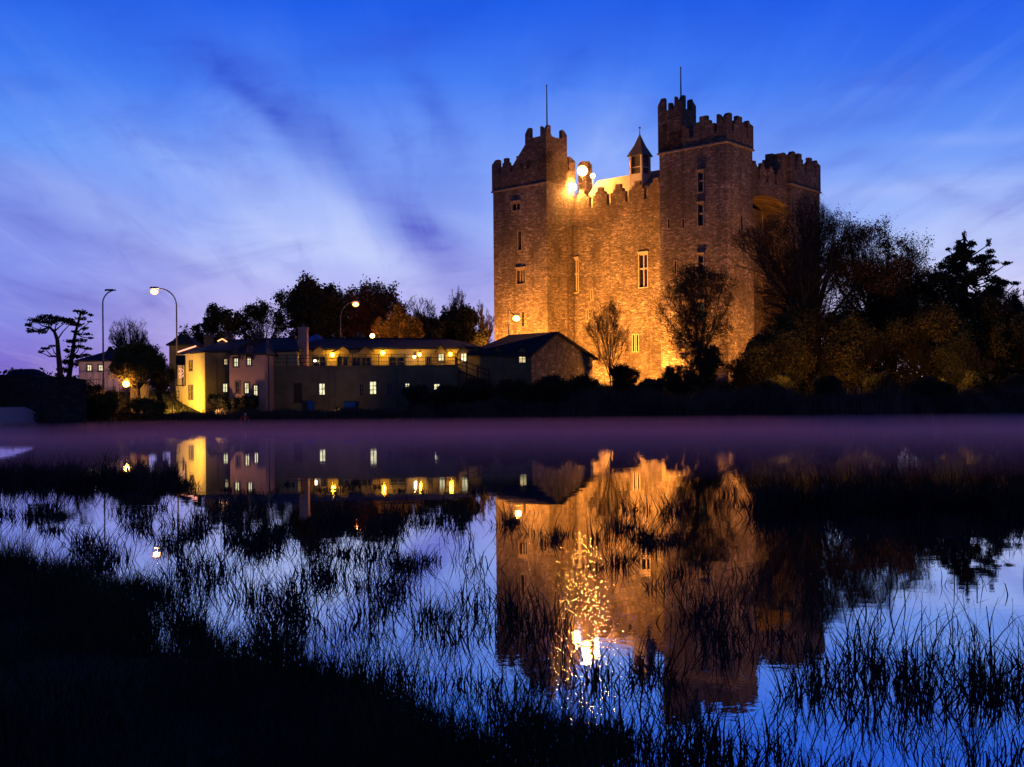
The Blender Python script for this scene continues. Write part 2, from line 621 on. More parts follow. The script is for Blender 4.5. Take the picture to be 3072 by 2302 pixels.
def far_h(x, y):
    x, y = np.asarray(x, float), np.asarray(y, float)
    d = y - shore(x)
    h = -1.2 + 2.0 * smooth(-1.5, 3.0, d)
    plateau = 2.4 + 0.0 * x
    k = smooth(9.0, 24.0, d)
    k = np.where(x > 2.0, smooth(6.0, 20.0, d), k)
    h = h + plateau * k + 0.12 * wob(x, y) * smooth(0, 4, d)
    h = np.maximum(h, np.where(x < -34, -1.2 + 4.1 * smooth(108, 114, y), -9))
    # raised road bank on the left
    r = smooth(-33.0, -35.0, x) * smooth(1.0, 5.0, d)
    h = h * (1 - r) + r * 3.1
    return h


def grid_mesh(name, xs, ys, fn, mat):
    Xg, Yg = np.meshgrid(xs, ys)
    Zg = fn(Xg, Yg)
    v = np.stack([Xg.ravel(), Yg.ravel(), Zg.ravel()], 1)
    nx, ny = len(xs), len(ys)
    i, j = np.meshgrid(np.arange(nx - 1), np.arange(ny - 1))
    a = (j * nx + i).ravel()
    q = np.stack([a, a + 1, a + nx + 1, a + nx], 1)
    o = npmesh(name, v, q, mat)
    o.data.polygons.foreach_set('use_smooth', [True] * len(o.data.polygons))
    return o


structure(grid_mesh('far_bank', np.concatenate([np.linspace(-400, -60, 12), np.linspace(-55, 80, 200), np.linspace(90, 600, 14)]),
                    np.concatenate([np.linspace(82, 130, 110), np.linspace(140, 1500, 18)]), far_h, M['grassland']))
structure(grid_mesh('ground', np.linspace(-2500, 2500, 6), np.linspace(-200, 5000, 6), lambda x, y: -1.6 + 0 * x, M['mud']))

# near bank: the marshy ground at the lower left; outline given on the water plane
POLY = [(0, 1225), (110, 1245), (250, 1268), (345, 1300), (380, 1420), (450, 1455), (560, 1470), (690, 1455),
        (800, 1465), (900, 1490), (1000, 1545), (1090, 1590), (1180, 1640), (1260, 1720), (1300, 1900)]


def ground_pt(xd, yd):
    """display pixel on the water plane -> (x, y)"""
    a, b = xd * 1.3888 - CX, yd * 1.3888 - CY
    x, y = a - ROLL * b, b + ROLL * a
    D = CAMZ * F / y
    return x * D / F, D


bank_line = [ground_pt(*p) for p in POLY]
_bl = np.array(bank_line)


def near_edge(y):
    """x of the near bank edge at distance y"""
    return np.interp(y, _bl[::-1, 1], _bl[::-1, 0])


BANK_FAR = _bl[0, 1]


def near_h(x, y):
    x, y = np.asarray(x, float), np.asarray(y, float)
    d1 = near_edge(y) - x                       # metres inside the edge
    d2 = (BANK_FAR + 0.1 * wob(x * 5, y)) - y + np.clip(-(x + 6.9), 0, 9) * 0.02
    d = np.minimum(d1, d2)
    return np.clip(-0.35 + 0.5 * smooth(-0.5, 0.9, d) + 0.05 * wob(x * 5, y * 5), -0.5, 0.6)


structure(grid_mesh('near_bank', np.linspace(-30, 6, 160), np.linspace(-6, 22, 130), near_h, M['mud']))


def water_fn(gg, bs, out):
    nt = gg.nt
    nt.nodes.remove(bs)
    t = gg.n('ShaderNodeTexCoord')
    x, y, z = gg.sep(t.outputs['Object'])
    h1 = gg.noise(gg.comb(x * 0.5, y * 0.9, 0.0), 1.0, 3, 0.5)
    h2 = gg.noise(gg.comb(x * 5.0, y * 7.0, 0.0), 1.0, 3, 0.6)
    patch = gg.mr(gg.noise(gg.comb(x * 0.16, y * 0.16, 5.0), 1.0, 3, 0.6), 0.5, 0.66, 0.15, 1.0)
    bn = gg.n('ShaderNodeBump')
    bn.inputs['Strength'].default_value = 0.05
    bn.inputs['Distance'].default_value = 0.05
    gg.set(bn.inputs['Height'], h1 * 0.8 + h2 * patch * 0.30)
    gl = gg.n('ShaderNodeBsdfGlossy')
    gl.inputs['Roughness'].default_value = 0.015
    gl.inputs['Color'].default_value = (0.93, 0.95, 1.0, 1)
    nt.links.new(bn.outputs[0], gl.inputs['Normal'])
    df = gg.n('ShaderNodeBsdfDiffuse')
    df.inputs['Color'].default_value = (0.006, 0.010, 0.02, 1)
    fr = gg.n('ShaderNodeFresnel')
    fr.inputs['IOR'].default_value = 3.2
    mx = gg.n('ShaderNodeMixShader')
    gg.set(mx.inputs[0], gg.mr(S(gg, fr.outputs[0]), 0.26, 0.8, 0.78, 0.95))
    nt.links.new(df.outputs[0], mx.inputs[1])
    nt.links.new(gl.outputs[0], mx.inputs[2])
    nt.links.new(mx.outputs[0], out.inputs[0])


M['water'] = material('still_water', water_fn)
wm = MB()
wm.add([(-900, -40, 0), (900, -40, 0), (900, 1400, 0), (-900, 1400, 0)], [(0, 1, 2, 3)])
structure(wm.build('water', M['water']))

# mist lying on the far half of the river
vol = bpy.data.materials.new('river_mist')
vol.use_nodes = True
vol.node_tree.nodes.clear()
vg = G(vol.node_tree)
vo = vg.n('ShaderNodeOutputMaterial')
pv = vg.n('ShaderNodeVolumePrincipled')
pv.inputs['Color'].default_value = (1.0, 0.46, 0.50, 1)
pv.inputs['Density'].default_value = 0.042
pv.inputs['Anisotropy'].default_value = 0.2
vol.node_tree.links.new(pv.outputs[0], vo.inputs['Volume'])
mm = MB()
wd = [(-78, 30, .03), (78, 28, .03), (78, 84.2, .03), (-33, 84.2, .03), (-78, 76, .03),
      (-78, 30, .06), (78, 28, .06), (78, 84.2, 1.15), (-33, 84.2, 1.15), (-78, 76, 1.0)]
wd = wd[:5] + [(x, y, (0.06 if y < 40 else 0.62)) for (x, y, z) in wd[5:]]
mm.add(wd, [(4, 3, 2, 1, 0), (5, 6, 7, 8), (5, 8, 9), (0, 1, 6, 5), (1, 2, 7, 6), (2, 3, 8, 7), (3, 4, 9, 8), (4, 0, 5, 9)])
mist = mm.build('mist', vol)
tag(mist, 'thin purple mist lying over the far half of the river', 'mist', kind='stuff')


vol2 = vol.copy()  # added mist stands in for bright reflected water under the arch
vol2.name = 'added_channel_mist'
for nd_ in vol2.node_tree.nodes:
    if nd_.type == 'PRINCIPLED_VOLUME':
        nd_.inputs['Color'].default_value = (0.95, 0.85, 0.95, 1)
        nd_.inputs['Density'].default_value = 0.016
mm = MB()
mm.prism([(-95, 86), (-41, 86), (-44, 107), (-95, 107)], 0.03, 1.6)
mist2 = mm.build('mist', vol2)
tag(mist2, 'pale mist added beyond the bridge arch to brighten its opening', 'mist', kind='stuff')

# ------------------------------------------------------------------ castle
ZB = 3.2
Npt = W(2178, 345, 117.0)
N0 = Vector((Npt.x, Npt.y, 0))


def cs(a, b, z=0.0):
    return N0 + U * a + V * b + Vector((0, 0, z))


def hit(px, py, plane, val):
    """photo pixel -> castle wall coordinate and height; plane 'b' = front-parallel, 'a' = side-parallel"""
    d = W(px, py, 1.0) - Vector((0, 0, CAMZ))
    nrm = V if plane == 'b' else U
    t = (N0 + nrm * val - Vector((0, 0, CAMZ))).dot(nrm) / d.dot(nrm)
    p = Vector((0, 0, CAMZ)) + d * t
    r = p - N0
    return (r.dot(U) if plane == 'b' else r.dot(V)), p.z


AR = hit(1978, 465, 'b', 0)[0]          # width of the near tower front
BR = hit(2257, 454, 'a', 0)[0]          # depth of the near tower
AL0 = hit(1642, 900, 'b', 0)[0]
AL1 = hit(1482, 900, 'b', 0)[0]
BF0 = hit(2374, 900, 'a', 0)[0]
BF1 = hit(2460, 700, 'a', 0)[0]
print('castle dims', AR, BR, AL0, AL1, BF0, BF1)
BW = BR - 0.2                              # main front wall plane
REC = 3.7

castle = thing('castle', cs(16, 10, ZB), 'tall grey stone castle with square corner towers and stepped battlements, floodlit orange', 'castle')


def wallh(mb, o, e, L, z0, z1, holes, depth=0.5):
    """a wall face from o along unit vector e with rectangular holes; outward normal = e x z turned to the outside"""
    nrm = Vector((e.y, -e.x, 0))           # to the right of e, outside
    ss = sorted(set([0, L] + [h[0] for h in holes] + [h[1] for h in holes]))
    zs = sorted(set([z0, z1] + [h[2] for h in holes] + [h[3] for h in holes]))
    for i in range(len(ss) - 1):
        for j in range(len(zs) - 1):
            sm, zm = (ss[i] + ss[i + 1]) / 2, (zs[j] + zs[j + 1]) / 2
            if any(h[0] < sm < h[1] and h[2] < zm < h[3] for h in holes):
                continue
            q = [o + e * ss[i], o + e * ss[i + 1]]
            mb.add([(q[0].x, q[0].y, zs[j]), (q[1].x, q[1].y, zs[j]), (q[1].x, q[1].y, zs[j + 1]), (q[0].x, q[0].y, zs[j + 1])],
                   [(0, 1, 2, 3)])
    for (a, b, c, d) in holes:
        inn = -nrm * depth
        A, B = o + e * a, o + e * b
        P = [(A, c), (B, c), (B, d), (A, d)]
        for k in range(4):
            (p, zp), (q, zq) = P[k], P[(k + 1) % 4]
            mb.add([(p.x, p.y, zp), (q.x, q.y, zq), (q.x + inn.x, q.y + inn.y, zq), (p.x + inn.x, p.y + inn.y, zp)],
                   [(3, 2, 1, 0)])
    return nrm


def solid(mb, corners, z0, z1, holes={}, top=True, depth=0.5):
    """closed tower/block; corners counter-clockwise from above; holes per side index"""
    n = len(corners)
    for i in range(n):
        p, q = corners[i], corners[(i + 1) % n]
        p, q = Vector((p[0], p[1], 0)), Vector((q[0], q[1], 0))
        L = (q - p).length
        wallh(mb, p, (q - p).normalized(), L, z0, z1, holes.get(i, []), depth)
    if top:
        mb.add([(c[0], c[1], z1) for c in corners], [tuple(range(n))])


def winpart(parent, o, e, h, depth, pane, kind='slit', lights=2, hood=True, frame=None):
    """window part: dressed surround, mullions; pane is a sub-part. o/e as the wall"""
    s0, s1, z0, z1 = h
    nrm = Vector((e.y, -e.x, 0))
    frame = frame or M['ashlar']
    f = MB()
    t = 0.13 if kind != 'slit' else 0.10
    out, dp_ = nrm * 0.05, depth * 0.35

    def bar(sa, sb, za, zb, p0, p1):
        oo = o + e * sa + nrm * p1
        f.obox((oo.x, oo.y, za), e * (sb - sa), -nrm * (p1 - p0), (0, 0, zb - za))
    bar(s0 - t, s0, z0 - t, z1 + t, -0.08, 0.05)
    bar(s1, s1 + t, z0 - t, z1 + t, -0.08, 0.05)
    bar(s0, s1, z1, z1 + t, -0.08, 0.05)
    bar(s0, s1, z0 - t, z0, -0.08, 0.09)
    if hood:
        bar(s0 - t - 0.08, s1 + t + 0.08, z1 + t, z1 + t + 0.14, -0.05, 0.22)
    if kind in ('mullion', 'transom'):
        w = (s1 - s0)
        for k in range(1, lights):
            c = s0 + w * k / lights
            bar(c - 0.07, c + 0.07, z0, z1, -0.28, -0.10)
        if kind == 'transom':
            zc = z0 + (z1 - z0) * 0.56
            for k in range(lights):
                a0 = s0 + w * k / lights + (0.07 if k else 0)
                a1 = s0 + w * (k + 1) / lights - (0.07 if k < lights - 1 else 0)
                bar(a0, a1, zc - 0.09, zc + 0.09, -0.27, -0.09)
        bar(s0, s1, z1 - 0.12, z1 - 0.002, -0.29, -0.12)
    if kind == 'sash':
        w = s1 - s0
        bar(s0 + w / 2 - 0.03, s0 + w / 2 + 0.03, z0, z1, -0.12, -0.05)
        nr = max(2, round((z1 - z0) / 0.4))
        for k in range(1, nr):
            zc = z0 + (z1 - z0) * k / nr
            bar(s0, s0 + w / 2 - 0.03, zc - 0.025, zc + 0.025, -0.11, -0.05)
            bar(s0 + w / 2 + 0.03, s1, zc - 0.025, zc + 0.025, -0.11, -0.05)
    fo = f.build('window', frame, parent)
    pm = MB()
    dd = min(depth - 0.05, 0.34) if kind != 'sash' else 0.14
    oo = o + e * (s0 - 0.0) - nrm * dd
    pm.obox((oo.x, oo.y, z0), e * (s1 - s0), -nrm * 0.03, (0, 0, z1 - z0))
    pm.build('pane', pane, fo)
    return fo


def merlon_run(mb, o, e, L, z0, zs, zt, th, period=3.0, gap=0.6, start=0.0, jit=0.0):
    """stepped Irish merlons along a parapet from o towards e; wall thickness th to the inside (left of e)"""
    inn = Vector((-e.y, e.x, 0))
    n = max(1, round((L - start) / period))
    per = (L - start) / n
    for i in range(n):
        s = start + i * per + gap / 2
        w = per - gap
        j = random.uniform(-jit, jit)
        c = s + w * random.uniform(0.46, 0.54)
        lo_w = w
        mid = w * 0.36
        p = o + e * s
        mb.obox((p.x, p.y, z0), e * lo_w, inn * th, (0, 0, zs - z0 + j))
        # middle step
        w2 = w * 0.66
        p = o + e * (c - w2 / 2) + inn * 0.003
        mb.obox((p.x, p.y, zs + j), e * w2, inn * (th - 0.006), (0, 0, (zt - zs) * 0.42))
        p = o + e * (c - mid / 2) + inn * 0.006
        zz0 = zs + j + (zt - zs) * 0.42
        mb.obox((p.x, p.y, zz0), e * mid, inn * (th - 0.012), (0, 0, zt - zz0 + j))


def gable_block(mb, c0, ea, wa, eb, wb, z0, z1, z2, f0=.5, f1=.97):
    """corner merlon: block with a sloping top along ea"""
    p = [c0, c0 + ea * wa, c0 + ea * wa + eb * wb, c0 + eb * wb]
    mid = [c0 + ea * wa * f0, c0 + ea * wa * f1, c0 + ea * wa * f1 + eb * wb, c0 + ea * wa * f0 + eb * wb]
    vs = [(q.x, q.y, z0) for q in p] + [(q.x, q.y, z1 if (k_ in (0, 3)) == (f0 > .4) else z2 - .3 * (z2 - z1)) for k_, q in enumerate(p)] + [(q.x, q.y, z2) for q in mid]
    fs = [(0, 1, 5, 4), (1, 2, 6, 5), (2, 3, 7, 6), (3, 0, 4, 7), (4, 5, 9, 8), (5, 6, 10, 9), (6, 7, 11, 10), (7, 4, 8, 11), (8, 9, 10, 11), (3, 2, 1, 0)]
    if ea.cross(eb).z < 0:
        fs = [f[::-1] for f in fs]
    mb.add(vs, fs)


def ab_rect(a0, a1, b0, b1):
    """corners of a castle-aligned rectangle, counter-clockwise from above.
    side 0 = front (toward -V) running -U; side 1 = right (toward -U) running V; side 2 = back; side 3 = left"""
    return [cs(a1, b0), cs(a0, b0), cs(a0, b1), cs(a1, b1)]


def holes_front(a1, b, items):
    """items: (px, py, wpx, hpx) -> holes (s0,s1,z0,z1) in the front wall whose s runs from a1 downward"""
    r = []
    for (px, py, w, h) in items:
        aL, _ = hit(px - w / 2, py, 'b', b)
        aR, _ = hit(px + w / 2, py, 'b', b)
        _, zt = hit(px, py - h / 2, 'b', b)
        _, zb = hit(px, py + h / 2, 'b', b)
        r.append((a1 - aL, a1 - aR, zb, zt))
    return r


def tower(a0, a1, b0, b1, zband, zbase, zside, ztop, hf, hs, kinds_f, kinds_s, turret=None, label=None, back=False):
    t = MB()
    rect = ab_rect(a0, a1, b0, b1)
    solid(t, rect, ZB - 1.5, zband, {0: hf, 1: hs}, depth=0.55)
    to = t.build('tower', M['stone'], castle)
    if label:
        to['label'] = label
    # projecting string course and parapet
    pr = 0.20
    b = MB()
    P = ab_rect(a0 - pr, a1 + pr, b0 - pr, b1 + pr)
    b.prism([(q.x, q.y) for q in P], zband, zband + 0.18)
    b.build('string_course', M['jamb'], to)
    pb = MB()
    pr2 = 0.10
    th = 0.5
    P = ab_rect(a0 - pr2, a1 + pr2, b0 - pr2, b1 + pr2)
    pb.prism([(q.x, q.y) for q in P], zband + 0.18, zbase)
    Lf, Ls = a1 - a0 + 2 * pr2, b1 - b0 + 2 * pr2
    cw = 1.25
    zc = zside + (ztop - zside) * 0.45
    # corner merlons are solid L shapes
    for (ci, ed, L) in ((0, -U, Lf), (1, V, Ls), (2, U, Lf), (3, -V, Ls)):
        o = P[ci]
        run = L - 2 * cw
        o2 = o + ed * cw
        inn = Vector((-ed.y, ed.x, 0))
        # gap then merlons then gap
        merlon_run(pb, Vector((o2.x, o2.y, 0)), ed, run, zbase, zside, ztop, th, period=2.7, gap=0.55, jit=0.06)
        # corner piece
        gable_block(pb, Vector((o.x, o.y, 0)) + ed * (cw * 0.0), ed, cw, inn, th + 0.01, zbase, zc, ztop)
        gable_block(pb, Vector((o2.x, o2.y, 0)) + ed * (run + 0.0), ed, cw - th - 0.012, inn, th, zbase, zc - 0.25, ztop - 0.12, .03, .45)
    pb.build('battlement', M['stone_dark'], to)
    for h, k in zip(hf, kinds_f):
        winpart(to, rect[0], -U, h, 0.55, k[1], k[0], k[2] if len(k) > 2 else 2, hood=k[0] != 'slit', frame=M['jamb'])
    for h, k in zip(hs, kinds_s):
        winpart(to, rect[1], V, h, 0.55, k[1], k[0], hood=k[0] != 'slit', frame=M['jamb'])
    if turret:
        ta0, ta1, tb0, tb1, tz, tzt = turret
        tm = MB()
        R = ab_rect(ta0, ta1, tb0, tb1)
        tm.prism([(q.x, q.y) for q in R], zband + 0.3, tz)
        tt = 0.42
        for (ci, ed, L) in ((0, -U, ta1 - ta0), (1, V, tb1 - tb0), (2, U, ta1 - ta0), (3, -V, tb1 - tb0)):
            o = Vector((R[ci].x, R[ci].y, 0))
            inn = Vector((-ed.y, ed.x, 0))
            gable_block(tm, o, ed, 0.95, inn, tt + 0.01, tz, tz + (tzt - tz) * 0.6, tzt)
            gable_block(tm, o + ed * (L - 0.95), ed, 0.95 - tt - 0.012, inn, tt, tz, tz + (tzt - tz) * 0.45, tzt - 0.12, .03, .45)
            p = o + ed * 0.95
            tm.obox((p.x, p.y, tz), ed * (L - 1.9), inn * (tt - 0.02), (0, 0, (tzt - tz) * 0.22))
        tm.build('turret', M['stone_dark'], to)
    return to


# near (right) tower
hf = holes_front(AR, 0, [(2102, 546, 15, 60), (2102, 645, 15, 66), (2103, 795, 15, 60), (2104, 935, 15, 58),
                         (2007, 671, 5, 28), (2050, 671, 5, 28), (2027, 803, 5, 40)])
kf = [('transom', M['glass'], 1)] * 3 + [('transom', M['litg'], 1)] + [('slit', M['glass'])] * 3
bL, _ = hit(2221, 671, 'a', 0)
bR, _ = hit(2227, 671, 'a', 0)
z1_ = hit(2224, 648, 'a', 0)[1]
z0_ = hit(2224, 694, 'a', 0)[1]
tow1 = tower(0, AR, 0, BR, 29.8, 31.1, 32.2, 33.2, hf, [(bL, bR, z0_, z1_)], kf, [('slit', M['glass'])],
             turret=(AR - 3.1, AR + 0.1, -0.1, 3.0, 34.3, 36.2), label='highest tower with three tall windows one above another')
# left tower
hf = holes_front(AL1, 0, [(1548.5, 620, 23, 23), (1559, 722, 10, 58), (1563, 830, 24, 44), (1569, 958, 8, 44)])
kf = [('mullion', M['glass'], 2), ('slit', M['glass']), ('mullion', M['glass'], 3), ('slit', M['glass'])]
tow2 = tower(AL0, AL1, 0, BR - 0.1, 28.9, 31.2, 32.1, 33.1, hf, [], kf, [],
             turret=(AL0 - 0.1, AL0 + 3.4, -0.1, 4.1, 34.6, 36.3), label='left tower with the lamp burning at its foot')
# raking wall from parapet up to the left turret
rk = MB()
p0, p1 = cs(AL0 + 3.4, -0.1), cs(AL0 + 5.6, -0.1)
rk.add([(p0.x, p0.y, 31.2), (p1.x, p1.y, 31.2), (p1.x, p1.y, 31.9), (p0.x, p0.y, 34.3)] +
       [(p0.x + V.x * .5, p0.y + V.y * .5, 31.2), (p1.x + V.x * .5, p1.y + V.y * .5, 31.2),
        (p1.x + V.x * .5, p1.y + V.y * .5, 31.9), (p0.x + V.x * .5, p0.y + V.y * .5, 34.3)],
       [(0, 1, 2, 3), (7, 6, 5, 4), (3, 2, 6, 7), (0, 3, 7, 4), (1, 5, 6, 2)])
rk.build('raking_wall', M['stone_dark'], tow2)
# far right tower and hidden back left tower
tow3 = tower(0, AR, BF0, BF1, 27.3, 29.3, 30.3, 31.4, [], [], [], [])
tow4 = tower(AL0 + 1.0, AL1, BF0, BF1, 27.6, 28.6, 29.6, 30.6, [], [], [], [],
             turret=(AL0 + 5.1, AL0 + 6.5, BF0 - 0.1, BF0 + 1.3, 33.9, 34.9))

# main block: front wall with two big transomed windows and slits
mb = MB()
a_l, a_r = AL0 + 0.5, AR - 0.5
items = [(1930, 812, 24, 100), (1727, 828, 14, 100), (1776, 884, 4, 30), (1762, 946, 4, 34), (1901, 1030, 5, 50), (1913, 1030, 5, 50)]
hm = holes_front(a_l, BW, items)
rect = ab_rect(REC, a_l, BW, BF0 + 1.5)
# side wall (right) with one tall window in the recess
bL = hit(2288, 665, 'a', REC)[0] - BW
bR = hit(2298, 665, 'a', REC)[0] - BW
zt = hit(2293, 638, 'a', REC)[1]
zb = hit(2293, 696, 'a', REC)[1]
hside = [(bL, bR, zb, zt)]
solid(mb, rect, ZB - 1.5, 24.6, {0: hm, 1: hside})
hall = mb.build('great_hall_wall', M['stone'], castle)
ks = ['transom', 'transom', 'slit', 'slit', 'slit', 'slit']
for h, k in zip(hm, ks):
    winpart(hall, rect[0], -U, h, 0.5, M['glass'], k, 2, hood=(k != 'slit'))
winpart(hall, rect[1], V, hside[0], 0.5, M['glass'], 'transom', 2)
# string course + battlement on the hall
sb = MB()
o = cs(AL0, BW - 0.14, 24.6)
sb.obox(o, -U * (AL0 - AR - 0.0), V * 0.6, (0, 0, 0.16))
sb.build('string_course', M['stone_dark'], hall)
pb = MB()
o = cs(AL0, BW - 0.1, 24.76)
pb.obox(o, -U * (AL0 - AR), V * 0.55, (0, 0, 26.2 - 24.76))
oo = cs(AL0, BW - 0.1)
merlon_run(pb, Vector((oo.x, oo.y, 0)), -U, AL0 - AR, 26.2, 27.6, 28.6, 0.5, period=2.95, gap=0.55, jit=0.05)
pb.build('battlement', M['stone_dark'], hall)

# arch and its parapet between the two right hand towers
ar = MB()
La = BF0 - BR
oA = cs(0.25, BR)
n = 14
zc0, zc1 = 24.0, 25.3
for i in range(n):
    s0, s1 = La * i / n, La * (i + 1) / n
    f = lambda s: zc0 + (zc1 - zc0) * math.sqrt(max(0, 1 - ((s - La / 2) / (La / 2)) ** 2))
    za, zb_ = f(s0), f(s1)
    p, q = oA + V * s0, oA + V * s1
    iv = U * (REC - 0.25)
    vs = [(p.x, p.y, za), (q.x, q.y, zb_), (q.x, q.y, 26.9), (p.x, p.y, 26.9),
          (p.x + iv.x, p.y + iv.y, za), (q.x + iv.x, q.y + iv.y, zb_), (q.x + iv.x, q.y + iv.y, 26.9), (p.x + iv.x, p.y + iv.y, 26.9)]
    ar.add(vs, [(0, 1, 2, 3), (0, 4, 5, 1), (3, 2, 6, 7)])
merlon_run(ar, Vector((oA.x, oA.y, 0)), V, La - 1.2, 26.9, 28.2, 28.9, 0.5, period=2.0, gap=0.5, jit=0.08)
p = oA + V * (La - 1.6)
ar.obox((p.x, p.y, 26.9), V * 1.55, U * 1.6, (0, 0, 4.0))
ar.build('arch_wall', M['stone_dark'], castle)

# roof of the hall
rf = MB()
ra0, ra1 = AR + 0.3, AL0 + 0.4
e0, e1, br = BW + 1.3, 16.0, 11.2
zr, ze = 30.9, 26.4
vs = [cs(ra1, e0, ze), cs(ra0, e0, ze), cs(ra0, br, zr), cs(ra1, br, zr), cs(ra1, e1, ze), cs(ra0, e1, ze)]
rf.add([tuple(v) for v in vs], [(0, 1, 2, 3), (3, 2, 5, 4), (1, 5, 2), (0, 3, 4), (0, 4, 5, 1)])
roof = rf.build('roof', M['roofstone'], castle)
wk = MB()
o = cs(AL0, BW + 0.4, 24.9)
wk.obox(o, -U * (AL0 - AR), V * 12, (0, 0, 0.2))
wk.build('wall_walk', M['stone_dark'], castle)
# cupola
cz = cs(hit(1920, 500, 'b', 9.6)[0], 9.6)
cu = MB()
r = 0.98
R = [cz + U * r - V * r, cz - U * r - V * r, cz - U * r + V * r, cz + U * r + V * r]
cu.prism([(q.x, q.y) for q in R], 28.6, 30.3)
for q, s1, s2 in ((R[0], -1, 1), (R[1], 1, 1), (R[2], 1, -1), (R[3], -1, -1)):
    cu.obox((q.x, q.y, 30.3), U * 0.28 * s1, V * 0.28 * s2, (0, 0, 2.3))
for (q, ed) in ((R[0], -U), (R[1], V), (R[2], U), (R[3], -V)):
    inn = Vector((-ed.y, ed.x, 0))
    p = q + ed * 0.28 + inn * 0.05
    cu.obox((p.x, p.y, 31.1), ed * (2 * r - 0.56), inn * 0.12, (0, 0, 0.12))
cup = cu.build('cupola', M['ashlar'], castle)
lou = MB()
R2 = [cz + U * .75 - V * .75, cz - U * .75 - V * .75, cz - U * .75 + V * .75, cz + U * .75 + V * .75]
lou.prism([(q.x, q.y) for q in R2], 30.3, 32.6)
lou.build('louvre', M['wood'], cup)
sp = MB()
R3 = [cz + (q - cz) * 1.25 for q in R]
mid_ = [cz + (q - cz) * 0.55 for q in R]
vs = [(q.x, q.y, 32.6) for q in R3] + [(q.x, q.y, 34.0) for q in mid_] + [(cz.x, cz.y, 35.6)]
sp.add(vs, [(3, 2, 1, 0), (0, 1, 5, 4), (1, 2, 6, 5), (2, 3, 7, 6), (3, 0, 4, 7), (4, 5, 8), (5, 6, 8), (6, 7, 8), (7, 4, 8)])
sp.tube([(cz.x, cz.y, 35.4), (cz.x, cz.y, 36.3)], [0.07, 0.03], 6)
sp.sphere((cz.x, cz.y, 36.3), 0.14, 8, 6)
sp.build('spire', M['spire'], cup)
# flagpoles
for (px, ya, yb, D, zz0) in ((1640, 257, 378, 136.2, 34.8), (2042, 204, 285, 121.2, 34.5)):
    f = MB()
    a = W(px, ya, D)
    f.tube([(a.x, a.y, zz0), (a.x, a.y, a.z)], [0.11, 0.06], 8)
    f.sphere((a.x, a.y, a.z), 0.11, 8, 6)
    f.build('flagpole', M['iron'], castle)
# drain shaft in the corner by the left tower
ds = MB()
p = cs(AL0 - 0.02, 3.6)
ds.obox((p.x, p.y, ZB), -U * 0.16, V * 0.5, (0, 0, 20.5))
ds.build('drain_shaft', M['stone_dark'], castle)


# ------------------------------------------------------------------ flood lights
def floodlight(loc, aim, energy, label, ang=100, colr=SODIUM, glow=40.0, size=0.35, group='floodlights on the ground before the castle', sun=True, lens_r=None):
    loc, aim = Vector(loc), Vector(aim)
    d = (aim - loc).normalized()
    t = thing('floodlight', loc - Vector((0, 0, size)), label, 'floodlight', group)
    q = d.cross(Vector((0, 0, 1))).normalized()
    r = q.cross(d)
    h = MB()
    c = loc - d * (size * 0.6)
    # flared housing
    vs = []
    for (dist, s) in ((-0.2 * size, 0.45), (0.5 * size, 0.95), (0.58 * size, 1.0)):
        for (i, j) in ((-1, -1), (1, -1), (1, 1), (-1, 1)):
            vs.append(c + d * dist + q * i * s * size * 0.75 + r * j * s * size * 0.55)
    h.add([tuple(v) for v in vs], [(3, 2, 1, 0)] + [(k + 4 * l, (k + 1) % 4 + 4 * l, (k + 1) % 4 + 4 * l + 4, k + 4 * l + 4) for l in range(2) for k in range(4)])
    h.build('housing', M['black'], t)
    b = MB()
    b.tube([tuple(loc - Vector((0, 0, size))), tuple(c)], size * 0.12, 6)
    b.build('bracket', M['iron'], t)
    lm = MB()
    cc = c + d * (0.5 * size)
    vs = [cc + q * i * size * 0.68 + r * j * size * 0.48 for (i, j) in ((-1, -1), (1, -1), (1, 1), (-1, 1))]
    vs += [cc + d * 0.06 * size + q * i * size * 0.6 + r * j * size * 0.42 for (i, j) in ((-1, -1), (1, -1), (1, 1), (-1, 1))]
    lm.add([tuple(v) for v in vs], [(4, 5, 6, 7)] + [(k, (k + 1) % 4, (k + 1) % 4 + 4, k + 4) for k in range(4)])
    lm.build('lens', emitter('flood_lens', colr, glow), t)
    spot('lamp', loc + d * size * 0.5, aim, energy, colr, ang, 0.8, size * 0.6, t)
    return t


FL = []
def gz(v): return float(far_h(v.x, v.y))
def flood_ab(a, b, aim, energy, label, ang=100, zoff=0.6):
    v = cs(a, b)
    return floodlight((v.x, v.y, gz(v) + zoff), cs(*aim), energy, label, ang)


flood_ab(15.5, -7.5, (17, BW, 10), 53000, 'black floodlight on the grass facing the middle of the castle hall wall', 120)
flood_ab(24.0, -8.0, (23, BW, 10), 27000, 'black floodlight on the grass facing the left end of the hall wall', 110)
flood_ab(AL1 - 4.0, -7.0, (AL1 - 4, 0, 7), 38000, 'black floodlight on the grass facing the left castle tower', 115)
flood_ab(AR - 1.2, -4.0, (AR - 3.5, 0, 10), 19000, 'black floodlight close to the foot of the highest castle tower', 120)
flood_ab(-9.0, 2.0, (1, 3, 13), 14000, 'black floodlight facing the right side of the highest castle tower', 110)
flood_ab(-9.0, 14.0, (1, 14, 14), 3800, 'black floodlight facing the recessed right wall of the castle', 120)

# roof floods: bright lamps between left tower and hall roof
pA = W(1719, 562, 137.6)
pB = W(1747, 513, 140.5)
pC = W(1778, 528, 141.5)
rg = 'floodlights on the castle roof'


